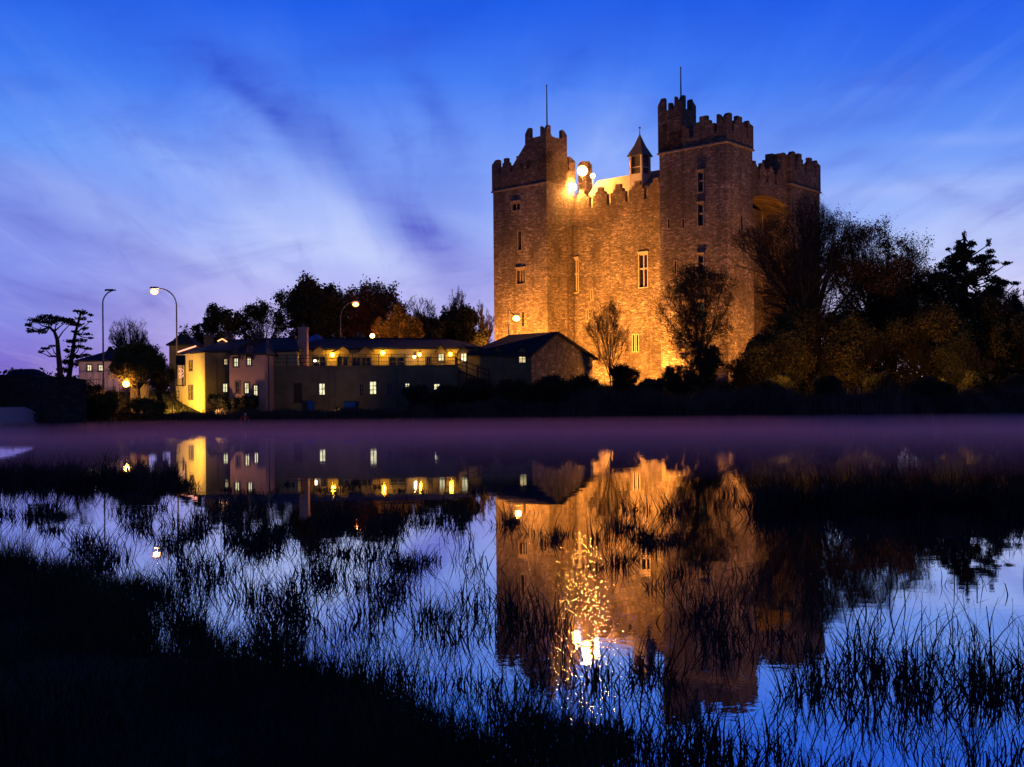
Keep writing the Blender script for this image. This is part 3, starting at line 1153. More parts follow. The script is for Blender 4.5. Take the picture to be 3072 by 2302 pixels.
def roof_lamp(p, aimp, energy, label, r, foot, glow):
    t = thing('roof_floodlight', (p.x, p.y, p.z - 0.5), label, 'floodlight', rg)
    b = MB()
    b.tube([(p.x, p.y, foot), (p.x, p.y, p.z - r * 0.8)], 0.04, 6)
    b.build('bracket', M['iron'], t)
    l = MB()
    l.sphere((p.x, p.y, p.z), r, 16, 10)
    l.build('lamp_globe', lamp_glare('roof_lamp_glow', (1.0, 0.45, 0.10), glow, 1.3, 5.0), t, True)
    return t


roof_lamp(pA, None, 0, 'lower glaring roof lamp at the inner edge of the left tower', 0.50, 25.2, 2600)
roof_lamp(pB, None, 6500, 'upper glaring roof lamp on a mast above the hall roof', .70, 28.5, 2600)
roof_lamp(pC, None, 3200, 'smallest roof lamp on the hall ridge right of the brightest one', 0.32, 28.5, 2000)


# ------------------------------------------------------------------ buildings along the water
def hip_roof(name, eave, ridge, ze, zr, parent, mat, over=0.35, th=0.16, zes=None):
    """eave: 4 corners ccw (front-left, front-right, back-right, back-left); ridge: 2 points left, right"""
    c = Vector((sum(p[0] for p in eave) / 4, sum(p[1] for p in eave) / 4))
    E = []
    for p in eave:
        d = Vector((p[0], p[1])) - c
        E.append(c + d * (1 + over / max(d.length, 0.1)))
    zes = zes or [ze] * 4
    zrs = zr if isinstance(zr, (tuple, list)) else (zr, zr)
    m_ = MB()
    vs = [(E[i].x, E[i].y, zes[i] + th) for i in range(4)]
    vs += [(ridge[0][0], ridge[0][1], zrs[0] + th), (ridge[1][0], ridge[1][1], zrs[1] + th)]
    vs += [(E[i].x, E[i].y, zes[i]) for i in range(4)]
    m_.add(vs, [(0, 1, 5, 4), (1, 2, 5), (2, 3, 4, 5), (3, 0, 4), (6, 7, 1, 0), (7, 8, 2, 1), (8, 9, 3, 2), (9, 6, 0, 3), (9, 8, 7, 6)])
    # ridge tiles
    a, b = Vector(vs[4]), Vector(vs[5])
    m_.tube([a, b], 0.09, 6)
    return m_.build(name, mat, parent)


def block(parent, corners, z0, z1, mat, wins=(), depth=0.16, name='wall', top=True):
    """corners ccw; wins: (side, px, py, wpx, hpx, pane) - located where that pixel's ray meets the wall side"""
    C = [Vector((c[0], c[1], 0)) for c in corners]
    holes = {}
    info = []
    for (side, px, py, w, h, pane) in wins:
        p, q = C[side], C[(side + 1) % len(C)]
        e = (q - p).normalized()
        nrm = Vector((e.y, -e.x, 0))

        def onwall(x, y):
            d = W(x, y, 1.0) - Vector((0, 0, CAMZ))
            o = Vector((0, 0, CAMZ))
            t = (p - o).dot(nrm) / d.dot(nrm)
            r = o + d * t
            return (r - p).dot(e), r.z
        s0, _ = onwall(px - w / 2, py)
        s1, _ = onwall(px + w / 2, py)
        _, zt = onwall(px, py - h / 2)
        _, zb = onwall(px, py + h / 2)
        L = (q - p).length
        s0, s1 = min(s0, s1), max(s0, s1)
        if s0 < 0.05 or s1 > L - 0.05 or zb < z0 or zt > z1:
            print('window out of wall', px, py, s0, s1, L, zb, zt, z0, z1)
            continue
        holes.setdefault(side, []).append((s0, s1, zb, zt))
        info.append((side, (s0, s1, zb, zt), pane, p, e))
    m_ = MB()
    solid(m_, corners, z0, z1, holes, top, depth + 0.05)
    w_ = m_.build(name, mat, parent)
    for side, h, pane, p, e in info:
        if pane == 'door':
            f = MB()
            nrm = Vector((e.y, -e.x, 0))
            o = p + e * h[0] - nrm * 0.1
            f.obox((o.x, o.y, h[2]), e * (h[1] - h[0]), -nrm * 0.05, (0, 0, h[3] - h[2]))
            d_ = f.build('door', M['wood'], w_)
            f = MB()
            o = p + e * (h[1] - 0.15) - nrm * 0.06
            f.sphere((o.x, o.y, h[2] + 0.95), 0.045, 8, 5)
            f.build('handle', M['iron'], d_)
        else:
            winpart(parent, p, e, h, depth + 0.05, pane, 'sash', hood=False, frame=M['frame'])
    return w_


def pt(px, D):
    return (WX(px, D), D)


def chimney(parent, px0, px1, ytop, D, zb, mat, pots=2):
    x0, x1 = WX(px0, D), WX(px1, D)
    zt = WZ((px0 + px1) / 2, ytop, D)
    c = MB()
    c.box(x0, x1, D, D + 0.9, zb, zt - 0.35)
    c.box(x0 - 0.07, x1 + 0.07, D - 0.07, D + 0.97, zt - 0.35, zt - 0.2)
    o = c.build('chimney', mat, parent)
    for k in range(pots):
        p = MB()
        xx = x0 + (x1 - x0) * (k + 0.5) / pots
        p.lathe((xx, D + 0.45, zt - 0.2), [(0.13, 0), (0.11, 0.25), (0.14, 0.3), (0.12, 0.32)], 8)
        p.build('chimney_pot', M['rubble'], o)
    return o


def gablet(parent, px, ybase, ytop, wpx, D, mat, wall_mat):
    """small gabled dormer head with its little roof, ridge running back"""
    xl, xr = WX(px - wpx / 2, D), WX(px + wpx / 2, D)
    xc = (xl + xr) / 2
    zb, zt = WZ(px, ybase, D), WZ(px, ytop, D)
    m_ = MB()
    m_.add([(xl, D, zb - 0.3), (xr, D, zb - 0.3), (xr, D, zb), (xc, D, zt), (xl, D, zb),
            (xl, D + 2.2, zb - 0.3), (xr, D + 2.2, zb - 0.3), (xr, D + 2.2, zb), (xc, D + 2.2, zt), (xl, D + 2.2, zb)],
           [(0, 1, 2, 3, 4), (1, 6, 7, 2), (5, 0, 4, 9), (9, 8, 7, 6, 5)])
    o = m_.build('dormer', wall_mat, parent)
    r_ = MB()
    for s in (-1, 1):
        xe = xc + s * ((xr - xl) / 2 + 0.18)
        ze_ = zb - 0.18 * (zt - zb) / ((xr - xl) / 2)
        a = [(xe, D - 0.2, ze_), (xc, D - 0.2, zt + 0.02), (xc, D + 2.2, zt + 0.02), (xe, D + 2.2, ze_)]
        a += [(x, y, z + 0.1) for (x, y, z) in a]
        r_.add(a, [(4, 5, 6, 7), (3, 2, 1, 0), (0, 1, 5, 4), (2, 3, 7, 6), (3, 0, 4, 7)])
    r_.build('dormer_roof', mat, o)
    return o


# ---- inn with the glowing gable wall
C0, C1 = pt(529, 103.0), pt(616, 96.5)
inn = thing('inn_building', (C1[0], C1[1], 0.8), 'two storey inn with a bright yellow lit end wall at the water edge', 'inn')
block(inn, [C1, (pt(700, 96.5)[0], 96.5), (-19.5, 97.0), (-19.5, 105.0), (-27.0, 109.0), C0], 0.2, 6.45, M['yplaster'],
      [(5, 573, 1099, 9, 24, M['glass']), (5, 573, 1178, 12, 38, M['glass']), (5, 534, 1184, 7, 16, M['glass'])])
# front dark wall skin
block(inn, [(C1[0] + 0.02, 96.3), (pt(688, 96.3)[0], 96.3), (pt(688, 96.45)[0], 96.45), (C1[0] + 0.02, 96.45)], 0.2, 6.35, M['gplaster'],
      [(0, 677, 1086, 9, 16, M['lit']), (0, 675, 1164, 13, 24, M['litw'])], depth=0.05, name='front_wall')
hip_roof('roof', [(C1[0], 96.5), (-19.5, 96.7), (-19.5, 105), (C0[0], 104)], [(-27.4, 101.3), (-20.5, 101)], 6.4, (7.55, 7.75), inn, M['slate'])
# projecting wing
wx0, wx1 = WX(688, 92), WX(794, 92)
block(inn, [(wx0, 92), (wx1, 92), (wx1, 96.28), (wx0, 96.28)], 0.2, 5.95, M['plaster'],
      [(0, 708, 1087, 11, 24, M['litw']), (0, 747, 1083, 10, 25, M['litw']), (0, 713, 1163, 9, 32, M['glass']),
       (0, 740, 1165, 11, 29, M['litw']), (0, 767, 1172, 10, 29, M['litw'])], name='wing_wall')
hip_roof('wing_roof', [(wx0, 92), (wx1, 92), (wx1, 97.5), (wx0, 97.5)], [((wx0 + wx1) / 2 - .3, 96), ((wx0 + wx1) / 2 + .3, 98)], 5.95, 7.5, inn, M['slate'])
gablet(inn, 704, 1066, 1045, 22, 91.95, M['slate'], M['plaster'])
gablet(inn, 744, 1066, 1041, 22, 91.95, M['slate'], M['plaster'])
chimney(inn, 612, 634, 1000, 101.5, 6.8, M['gplaster'])
chimney(inn, 673, 694, 997, 102, 6.8, M['rubble'])
chimney(inn, 759, 787, 997, 104, 6.5, M['rubble'])
for px in (650, 810):
    d_ = MB()
    D = 96.1 if px == 650 else 93.2
    x = WX(px, D) if px == 650 else wx1 + 0.08
    d_.tube([(x, D, 0.9), (x, D, 5.9)], 0.055, 6)
    d_.build('downpipe', M['frame'], inn)
# red neon tube along the roof edge
nm = MB()
nm.tube([tuple(W(532, 1057, 102.0)), tuple(W(587, 1039, 99.5))], 0.07, 6)
nm.build('neon_tube', emitter('neon_tube', (1.0, 0.32, 0.22), 2.2), inn)
nm = MB()
nm.tube([tuple(W(653, 1024, 100.5)), tuple(W(667, 1017, 100.5)), tuple(W(681, 1026, 100.5))], 0.07, 6)
nm.build('neon_tube', emitter('neon_tube_orange', (1.0, 0.42, 0.16), 2.2), inn)

# hanging sign frame by the yellow wall (its lettering is unreadable: scribbled tubes)
sg = thing('hanging_sign', tuple(W(541, 1160, 95.5)), 'dark framed hanging sign with red glowing scrollwork on the yellow wall', 'sign')
a, b = W(528, 1066, 95.0), W(556, 1158, 95.0)
m_ = MB()
fw = 0.08
m_.box(a.x, b.x, 95.0, 95.15, b.z, b.z + fw)
m_.box(a.x, b.x, 95.0, 95.15, a.z - fw, a.z)
m_.box(a.x, a.x + fw, 95.0, 95.15, b.z + fw, a.z - fw)
m_.box(b.x - fw, b.x, 95.0, 95.15, b.z + fw, a.z - fw)
m_.box(a.x + fw, b.x - fw, 95.06, 95.10, a.z - 0.9, a.z - fw)
m_.build('frame', M['black'], sg)
m_ = MB()
cx_, cz_ = (a.x + b.x) / 2, (a.z + b.z) / 2 - 0.25
path = [(cx_ + 0.26 * math.sin(t * 2.1 + .5) * (0.6 + .4 * math.cos(t)), 94.98, cz_ + 0.75 * (t / 9.0 - 0.5) + 0.2 * math.cos(t * 1.7)) for t in np.linspace(0, 9, 40)]
m_.tube(path, 0.035, 5)
m_.build('glowing_tube', emitter('sign_tube', (1.0, 0.40, 0.22), 1.3), sg)

# ---- terrace building
tx0, tx1 = WX(821, 95.5), WX(1372, 95.5)
ter = thing('terrace_building', ((tx0 + tx1) / 2, 96, 0.8), 'long grey building with a flat roof terrace and a row of yellow lamps', 'building')
TZ = 4.95
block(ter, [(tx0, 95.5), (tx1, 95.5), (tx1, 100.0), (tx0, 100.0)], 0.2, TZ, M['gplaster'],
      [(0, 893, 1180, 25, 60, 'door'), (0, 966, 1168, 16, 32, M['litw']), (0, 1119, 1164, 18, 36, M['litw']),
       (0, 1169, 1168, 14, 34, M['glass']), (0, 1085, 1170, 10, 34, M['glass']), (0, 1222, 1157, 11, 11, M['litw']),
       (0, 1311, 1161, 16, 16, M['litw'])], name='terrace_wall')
cp = MB()
cp.box(tx0 - .1, tx1 + .1, 95.35, 95.75, TZ, TZ + 0.12)
cp.build('coping', M['gplaster'], ter)
# small buttresses/pipes on the wall
for px in (986, 1004, 1190):
    m_ = MB()
    x = WX(px, 95.4)
    m_.tube([(x, 95.42, 1.0), (x, 95.42, TZ)], 0.05, 6)
    m_.build('downpipe', M['iron'], ter)
ux1 = WX(1440, 100)
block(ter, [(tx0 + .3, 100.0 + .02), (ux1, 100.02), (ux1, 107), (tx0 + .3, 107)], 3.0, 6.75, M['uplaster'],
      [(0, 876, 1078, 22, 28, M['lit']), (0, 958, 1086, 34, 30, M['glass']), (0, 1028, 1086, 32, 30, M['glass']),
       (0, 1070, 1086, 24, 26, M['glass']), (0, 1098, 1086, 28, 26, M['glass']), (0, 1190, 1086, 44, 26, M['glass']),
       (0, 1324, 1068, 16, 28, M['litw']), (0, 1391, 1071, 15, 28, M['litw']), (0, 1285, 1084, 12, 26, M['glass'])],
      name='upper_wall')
hip_roof('roof', [(tx0 + .3, 100), (ux1, 100), (ux1, 107), (tx0 + .3, 107)], [(tx0 + 3, 103.8), (ux1 - 3, 103.8)], 6.7, (7.85, 7.65), ter, M['slate'])
for (px, w) in ((876, 46), (958, 34), (1028, 36), (1098, 34), (1324, 26), (1391, 26)):
    gablet(ter, px, 1052, 1040 if w > 30 else 1036, w, 99.75, M['slate'], M['uplaster'])
chimney(ter, 895, 921, 975, 98.6, TZ, M['plaster'], 1)
chimney(ter, 1066, 1088, 1000, 104, 7.0, M['rubble'])
chimney(ter, 868, 884, 1002, 104, 7.0, M['black'])

# railing along the terrace edge
rl = thing('terrace_railing', ((tx0 + tx1) / 2, 95.55, TZ), 'thin dark post and bar railing along the flat terrace edge', 'railing')
rb = MB()
for zz_ in (0.35, 0.68, 0.98):
    rb.tube([(tx0, 95.55, TZ + .12 + zz_), (tx1, 95.55, TZ + .12 + zz_)], 0.026, 5)
rb.build('rail', M['wood'], rl)
for k in range(15):
    x = tx0 + (tx1 - tx0) * k / 14
    p_ = MB()
    p_.box(x - .04, x + .04, 95.51, 95.59, TZ + 0.1, TZ + 1.15)
    p_.build('post', M['wood'], rl)
bl = MB()
for x in np.arange(tx0 + 0.2, tx1 - 0.1, 0.22):
    bl.tube([(x, 95.55, TZ + 0.14), (x, 95.55, TZ + 1.08)], 0.011, 4)
bl.build('balusters', M['wood'], rl)

# terrace wall lamps: each a lantern on the upper wall
YL = [(863, 1066, 0.16, 60, 'yellow lamp beside the lit window left of the tall chimney'),
      (997, 1065, 0.17, 80, 'brightest yellow terrace lamp right of the tall chimney'),
      (1148, 1059, 0.17, 80, 'yellow terrace lamp between two small gables at the middle of the row'),
      (1243, 1071, 0.11, 50, 'lower lamp of the close yellow pair on the terrace'),
      (1258, 1064, 0.15, 60, 'upper lamp of the close yellow pair on the terrace'),
      (1351, 1063, 0.15, 70, 'yellow terrace lamp between the two white lit windows'),
      (945, 1083, 0.10, 12, 'dim white lamp low on the terrace right of the chimney')]
for (px, py, r, gl, lab) in YL:
    r, gl = r * 1.45, gl * (.42 if gl > 20 else .5)
    p = W(px, py, 99.3)
    t = thing('wall_lamp', (p.x, 99.3, p.z), lab, 'wall lamp', 'lamps along the terrace wall')
    b_ = MB()
    b_.tube([(p.x, 100.0, p.z + 0.3), (p.x, 99.5, p.z + 0.36), (p.x, 99.3, p.z + 0.28), (p.x, 99.3, p.z + r * .7)], 0.025, 5)
    b_.box(p.x - .07, p.x + .07, 99.97, 100.03, p.z + .15, p.z + .42)
    b_.build('bracket', M['black'], t)
    q_ = MB()
    q_.sphere((p.x, 99.3, p.z), r, 12, 8)
    q_.build('lamp_globe', lamp_glare('terrace_lamp_glow', YELLOW if r > .16 else (1, .8, .5), gl * 5.0, .8, 4.0), t, True)
    h_ = MB()
    h_.lathe((p.x, 99.3, p.z + r * .75), [(r * 0.9, 0), (r * .35, 0.07), (0.03, 0.12)], 10)
    h_.build('cap', M['black'], t)

# seats/tables hints: parasols folded as dark cones on the terrace
# ---- stairs down from the terrace
st_ = thing('outdoor_staircase', tuple(W(1372, 1105, 95.5)), 'dark wooden staircase with railings running down from the terrace end', 'staircase')
a, b = W(1366, 1106, 95.6), W(1466, 1144, 95.6)
sm = MB()
ns = 9
for k in range(ns):
    x0 = a.x + (b.x - a.x) * k / ns
    x1 = a.x + (b.x - a.x) * (k + 1) / ns
    z = a.z + (b.z - a.z) * (k + 1) / ns
    sm.box(x0, x1 + 0.02, 95.7, 97.0, z - 0.06, z)
sm.build('tread', M['wood'], st_)
for y in (95.65, 97.05):
    rm = MB()
    for h in (0.5, 0.95):
        rm.tube([(a.x, y, a.z + h), (b.x, y, b.z + h)], 0.04, 6)
    rm.tube([(a.x, y, a.z - .1), (b.x, y, b.z - .1)], 0.09, 6)
    for k in range(4):
        f = k / 3
        x, z = a.x + (b.x - a.x) * f, a.z + (b.z - a.z) * f
        rm.box(x - .05, x + .05, y - .05, y + .05, min(z, b.z) - (2.4 if k == 0 else 0.8), z + 1.1)
    rm.build('handrail', M['wood'], st_)

# ---- barn with the big roof
B0, B1 = pt(1440, 99.5), pt(1592, 99.5)
B2 = pt(1776, 107.5)
barn = thing('barn_building', (B1[0], B1[1], 3.0), 'stone barn with a broad dark hipped roof in front of the left castle tower', 'barn')
B3 = (B2[0] - 6.6, B2[1] + 5.4)
B4 = (B0[0], 108.5)
block(barn, [B0, B1, B2, B3, B4], 1.0, 6.25, M['gplaster'],
      [(0, 1494, 1076, 15, 30, M['glass']), (0, 1567, 1077, 18, 22, M['lit']), (0, 1452, 1077, 10, 16, M['glass'])])
# stone gable wall skin on the lit side with triangular top
p, q = Vector((B1[0], B1[1], 0)), Vector((B2[0], B2[1], 0))
e = (q - p).normalized()
nn = Vector((e.y, -e.x, 0))
rid = Vector((W(1647, 999, 103.0).x, 103.0, WZ(1647, 1001, 103.0)))
L = (q - p).length
sr = min(max((rid - p).dot(e), 0.5), L - 0.5)
m_ = MB()
prof = [(0, 1.0), (L, 1.0), (L, 6.15), (sr + 0.4, rid.z - 0.15), (sr - 0.4, rid.z - 0.15), (0, 6.25)]
vs = []
for off in (0.03, 0.0):
    for (s, z) in prof:
        w_ = p + e * s + nn * (0.04 + off)
        vs.append((w_.x, w_.y, z))
k = len(prof)
m_.add(vs, [tuple(range(k)), tuple(range(k, 2 * k))[::-1]] + [(i + k, (i + 1) % k + k, (i + 1) % k, i) for i in range(k)])
m_.build('gable_wall', M['rubble'], barn)
# roof
m_ = MB()
rl_ = W(1527, 1005, 103.0)
rp = p + e * sr + nn * 0.45
F0 = (B0[0] - 1.2, 99.0, 6.25)
F1 = (p.x + nn.x * .45 - e.x * .35, p.y + nn.y * .45 - e.y * .35, 6.0)
F2 = (q.x + nn.x * .45 + e.x * .45, q.y + nn.y * .45 + e.y * .45, 5.95)
R1 = (rp.x, rp.y, rid.z + 0.15)
R0 = (rl_.x, 103.0, rl_.z)
G1 = (B3[0] + .5, B3[1] + .6, 6.0)
G0 = (B4[0] - .6, 109.2, 6.0)
vs = [F0, F1, F2, R1, R0, G1, G0]
vs += [(x, y, z - 0.2) for (x, y, z) in vs]
m_.add(vs, [(0, 1, 3, 4), (3, 2, 5), (4, 3, 5, 6), (0, 4, 6), (7, 11, 10, 8), (10, 12, 9), (11, 13, 12, 10), (7, 13, 11),
            (7, 8, 1, 0), (8, 10, 3, 1), (10, 9, 2, 3), (9, 12, 5, 2), (12, 13, 6, 5), (13, 7, 0, 6)])
m_.build('roof', M['slate'], barn)
for px in (1429, 1494, 1567):
    gablet(barn, px, 1054, 1040, 26, 99.3, M['slate'], M['gplaster'])

hfx = WX(262, 108)
PINK_LIGHT = ((hfx, 108.5, 3.7), (WX(290, 115), 115, 4.6))
# ---- pink house across the road
H = thing('pink_house', pt(280, 117) + (3.0,), 'pink rendered house with a slate hipped roof beyond the bridge', 'house')
hx0, hx1 = WX(236, 115), WX(368, 115)
block(H, [(hx0, 115), (hx1, 115), (hx1, 122), (hx0, 122)], 2.4, 6.35, M['pplaster'],
      [(0, 268, 1104, 12, 16, M['litw']), (0, 302, 1104, 12, 16, M['litw']), (0, 340, 1104, 12, 16, M['glass'])])
hip_roof('roof', [(hx0, 115), (hx1, 115), (hx1, 122), (hx0, 122)], [(hx0 + 3.0, 118.5), (hx1 - 1.5, 118.5)], 6.3, 7.75, H, M['slate'], 0.5)
rr = thing('garden_railing', pt(275, 112) + (3.2,), 'low black iron railing in front of the pink house', 'railing')
m_ = MB()
x0, x1 = WX(248, 111), WX(300, 111)
for z in (3.6, 4.3):
    m_.tube([(x0, 111, z), (x1, 111, z)], 0.03, 5)
for x in np.arange(x0, x1, 0.28):
    m_.tube([(x, 111, 3.1), (x, 111, 4.45)], 0.022, 4)
m_.build('bars', M['black'], rr)

floodlight(PINK_LIGHT[0], PINK_LIGHT[1], 520, 'small added floodlight on the ground brightening the pink house', 130, (1.0, .60, .42), 6, .16, None)  # lamp added to brighten the pink front
# pyramid roofed building behind street lamp, blue dome
PH = thing('pavilion_house', pt(541, 120) + (3.0,), 'small house with a pyramid roof behind the lit street lamp', 'house')
px0, px1 = WX(508, 118), WX(580, 118)
block(PH, [(px0, 118), (px1, 118), (px1, 121), (px0, 121)], 2.4, 8.2, M['gplaster'])
hip_roof('roof', [(px0, 118), (px1, 118), (px1, 121), (px0, 121)], [((px0 + px1) / 2 - .05, 119.5), ((px0 + px1) / 2 + .05, 119.5)], 8.1, WZ(541, 1006, 119.5), PH, M['slate'], 0.4)
ant = MB()
ap = W(497, 985, 119)
ant.tube([(ap.x + 1.2, 119, 8), (ap.x + 1.2, 119, ap.z + .6)], 0.04, 5)
ant.build('aerial', M['iron'], PH)
DT = thing('marquee_tent', pt(941, 116) + (3.0,), 'blue domed marquee roof showing behind the terrace building', 'tent')
m_ = MB()
cxx = WX(941, 116)
zt = WZ(941, 1003, 116)
m_.lathe((cxx, 117.5, 0), [(1.45, 3.0), (1.45, zt - 1.1), (1.6, zt - 1.05), (1.0, zt - 0.45), (0.35, zt - 0.08), (0.04, zt + .1)], 14)
m_.build('canvas', noisy('blue_canvas', (0.06, 0.15, 0.40), (0.08, 0.18, 0.46), 2, 0.8), DT)

# ------------------------------------------------------------------ street lamps
def street_lamp(px, ytop, D, head, side, lit, label, arm_r, colr=(1.0, 0.62, 0.26), glow=160, r=0.3, z0=3.0, loc=None):
    x = WX(px, D, ytop)
    zt = WZ(px, ytop, D)
    hp = W(head[0], head[1], D)
    t = thing('street_lamp', (x, D, z0), label, 'street lamp', 'street lamps')
    pole = MB()
    pole.tube([(x, D, z0), (x, D, z0 + 1.2)], [0.13, 0.11], 8)
    pole.tube([(x, D, z0 + 1.2), (x, D, zt - arm_r)], [0.085, 0.065], 8)
    pole.build('pole', M['iron'], t)
    arm = MB()
    pts = []
    for k in range(9):
        th = math.pi / 2 * k / 8
        pts.append((x + side * arm_r * (1 - math.cos(th)), D, zt - arm_r + arm_r * math.sin(th)))
    pts.append((hp.x - side * 0.3, D, hp.z + (0.02 if lit else 0.05)))
    arm.tube(pts, [0.06] * 9 + [0.045], 7)
    arm.build('arm', M['iron'], t)
    hd = MB()
    hd.add([(hp.x - .42, D - .14, hp.z), (hp.x + .42, D - .14, hp.z), (hp.x + .42, D + .14, hp.z), (hp.x - .42, D + .14, hp.z),
            (hp.x - .34, D - .07, hp.z + .16), (hp.x + .34, D - .07, hp.z + .16), (hp.x + .34, D + .07, hp.z + .16), (hp.x - .34, D + .07, hp.z + .16)],
           [(3, 2, 1, 0), (4, 5, 6, 7), (0, 1, 5, 4), (1, 2, 6, 5), (2, 3, 7, 6), (3, 0, 4, 7)])
    hd.build('lamp_head', M['iron'], t)
    if lit:
        b_ = MB()
        b_.sphere((hp.x, D, hp.z - r * .8), r, 12, 8, 0.75)
        b_.build('lamp_globe', lamp_glare('street_lamp_glow', colr, glow, .9, 5.0), t, True)
    return t


street_lamp(308, 871, 97.0, (328, 873), 1, False, 'tall unlit street lamp beside the pink house', 1.2)
street_lamp(529, 866, 100.0, (463, 866), -1, True, 'tall lit street lamp arching left above the yellow inn wall', 1.6, (1.0, .60, .25), 160, 0.38)
street_lamp(1021, 906, 130.0, (1067, 905), 1, True, 'lit orange street lamp arching right before the dark trees', 1.9, (1.0, .34, .10), 110, 0.44)
street_lamp(1525, 930, 118.0, (1549, 946), 1, True, 'lit lamp on a short arm at the foot of the left castle tower', 0.1, (1.0, .52, .13), 330, 0.46)
sp_ = W(1117, 1008, 125)
t = thing('street_lamp', (sp_.x, 125, 3.0), 'small distant orange lamp just above the terrace roof', 'street lamp', 'street lamps')
m_ = MB(); m_.tube([(sp_.x, 125, 3.0), (sp_.x, 125, sp_.z - .15)], 0.06, 6); m_.build('pole', M['iron'], t)
m_ = MB(); m_.sphere(tuple(sp_), 0.30, 14, 10); m_.build('lamp_globe', lamp_glare('far_lamp_glow', (1, .46, .10), 1200), t, True)

# bush lamp with the wall it lights
bp = W(378, 1152, 88.9)
t = thing('garden_lamp', (bp.x, 88.9, 3.0), 'glaring orange lamp standing low among the bushes by the bridge', 'garden lamp')
m_ = MB(); m_.tube([(bp.x, 88.9, 1.0), (bp.x, 88.9, bp.z - .15)], 0.05, 6); m_.build('post', M['black'], t)
m_ = MB(); m_.sphere(tuple(bp), 0.30, 14, 10); m_.build('lamp_globe', lamp_glare('garden_lamp_glow', (1, .50, .10), 700), t, True)
gw = thing('garden_wall', pt(405, 94) + (1.0,), 'low yellow plastered wall glowing beside the garden lamp', 'wall')
m_ = MB()
m_.box(WX(390, 93.5), WX(440, 93.5), 93.5, 93.9, 1.0, WZ(410, 1138, 93.5))
m_.box(WX(390, 93.5) - .06, WX(440, 93.5) + .06, 93.44, 93.96, WZ(410, 1138, 93.5), WZ(410, 1138, 93.5) + .1)
m_.build('masonry', M['yplaster'], gw)
# added floodlight to bring up the light on the inn's yellow gable
fx = WX(470, 95.0)
floodlight((fx, 95.0, max(1.2, float(far_h(fx, 95.0))) + .4), ((C0[0] + C1[0]) / 2, 99.5, 2.6), 4200,
           'small added floodlight in the bushes brightening the yellow inn wall', 130, (1.0, 0.50, 0.06), 10, 0.22, None)

for (px, D_, apx, aD, az2, e_, lab) in ((640, 88.5, 735, 92, 3.4, 620, 'small added floodlight brightening the rose coloured inn wing'),
                                    (1010, 90.0, 960, 95.5, 3.6, 520, 'small added floodlight brightening the grey terrace wall'),
                                    (1880, 109.0, 1690, 104, 5.8, 6500, 'small added floodlight brightening the stone end wall of the barn')):
    x = WX(px, D_)  # lamps added to lift the inn wing, terrace wall and barn gable
    floodlight((x, D_, float(far_h(x, D_)) + .5), (WX(apx, aD), aD, az2), e_ * (.22 if px == 1010 else .6), lab, 125, (1.0, .52, .20) if px < 1800 else SODIUM, 6, .16,
               'added floodlights brightening the riverside buildings')

# ------------------------------------------------------------------ bridge and car
bd = Vector((0.93, 0.367, 0)).normalized()       # along the bridge to the right
bn_ = Vector((-bd.y, bd.x, 0))                   # across it, away from the viewer
foot = Vector((WX(152, 80, 1268), 80, 0))
br_ = thing('stone_bridge', tuple(foot), 'dark humped stone road bridge with a low arch over the river', 'bridge')
hw, rise = 6.2, 2.5
m_ = MB()
S0, S1 = -26.0, 2.5
segs = 44
wdt = 7.0


def top_z(s):
    return 4.25 - 0.0032 * (s + 9) ** 2 - 0.02 * max(0, s)


def arch_z(s):
    c = -hw
    t_ = (s - c) / hw
    return rise * math.sqrt(max(0, 1 - t_ * t_)) if abs(t_) < 1 else None


ss = sorted(set(list(np.linspace(S0, S1, segs)) + list(np.linspace(-2 * hw, 0, 25))))
for s0, s1 in zip(ss[:-1], ss[1:]):
    sm_ = (s0 + s1) / 2
    za = [(arch_z(s) if arch_z(sm_) is not None and arch_z(s) is not None else (0.0 if arch_z(sm_) is not None else -1.5)) for s in (s0, s1)]
    p, q = foot + bd * s0, foot + bd * s1
    zt0, zt1 = top_z(s0) - 0.95, top_z(s1) - 0.95
    r_ = bn_ * wdt
    vs = [(p.x, p.y, za[0]), (q.x, q.y, za[1]), (q.x, q.y, zt1), (p.x, p.y, zt0),
          (p.x + r_.x, p.y + r_.y, za[0]), (q.x + r_.x, q.y + r_.y, za[1]), (q.x + r_.x, q.y + r_.y, zt1), (p.x + r_.x, p.y + r_.y, zt0)]
    m_.add(vs, [(0, 1, 2, 3), (7, 6, 5, 4), (0, 4, 5, 1), (3, 2, 6, 7)])
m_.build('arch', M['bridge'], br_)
for off in (0.0, wdt - 0.4):
    pm_ = MB()
    for s0, s1 in zip(ss[:-1], ss[1:]):
        p, q = foot + bd * s0 + bn_ * (off - 0.05), foot + bd * s1 + bn_ * (off - 0.05)
        t_ = bn_ * 0.45
        vs = []
        for (w_, s) in ((p, s0), (q, s1)):
            vs += [(w_.x, w_.y, top_z(s) - 1.0), (w_.x + t_.x, w_.y + t_.y, top_z(s) - 1.0), (w_.x + t_.x, w_.y + t_.y, top_z(s)), (w_.x, w_.y, top_z(s))]
        pm_.add(vs, [(0, 4, 7, 3), (3, 7, 6, 2), (2, 6, 5, 1)])
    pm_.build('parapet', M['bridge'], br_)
rm = MB()
for s0, s1 in zip(ss[:-1], ss[1:]):
    p, q = foot + bd * s0 + bn_ * .42, foot + bd * s1 + bn_ * .42
    t_ = bn_ * (wdt - 1.3)
    rm.add([(p.x, p.y, top_z(s0) - 0.93), (q.x, q.y, top_z(s1) - .93), (q.x + t_.x, q.y + t_.y, top_z(s1) - .93), (p.x + t_.x, p.y + t_.y, top_z(s0) - .93)], [(0, 1, 2, 3)])
road = structure(rm.build('road', M['asphalt']))

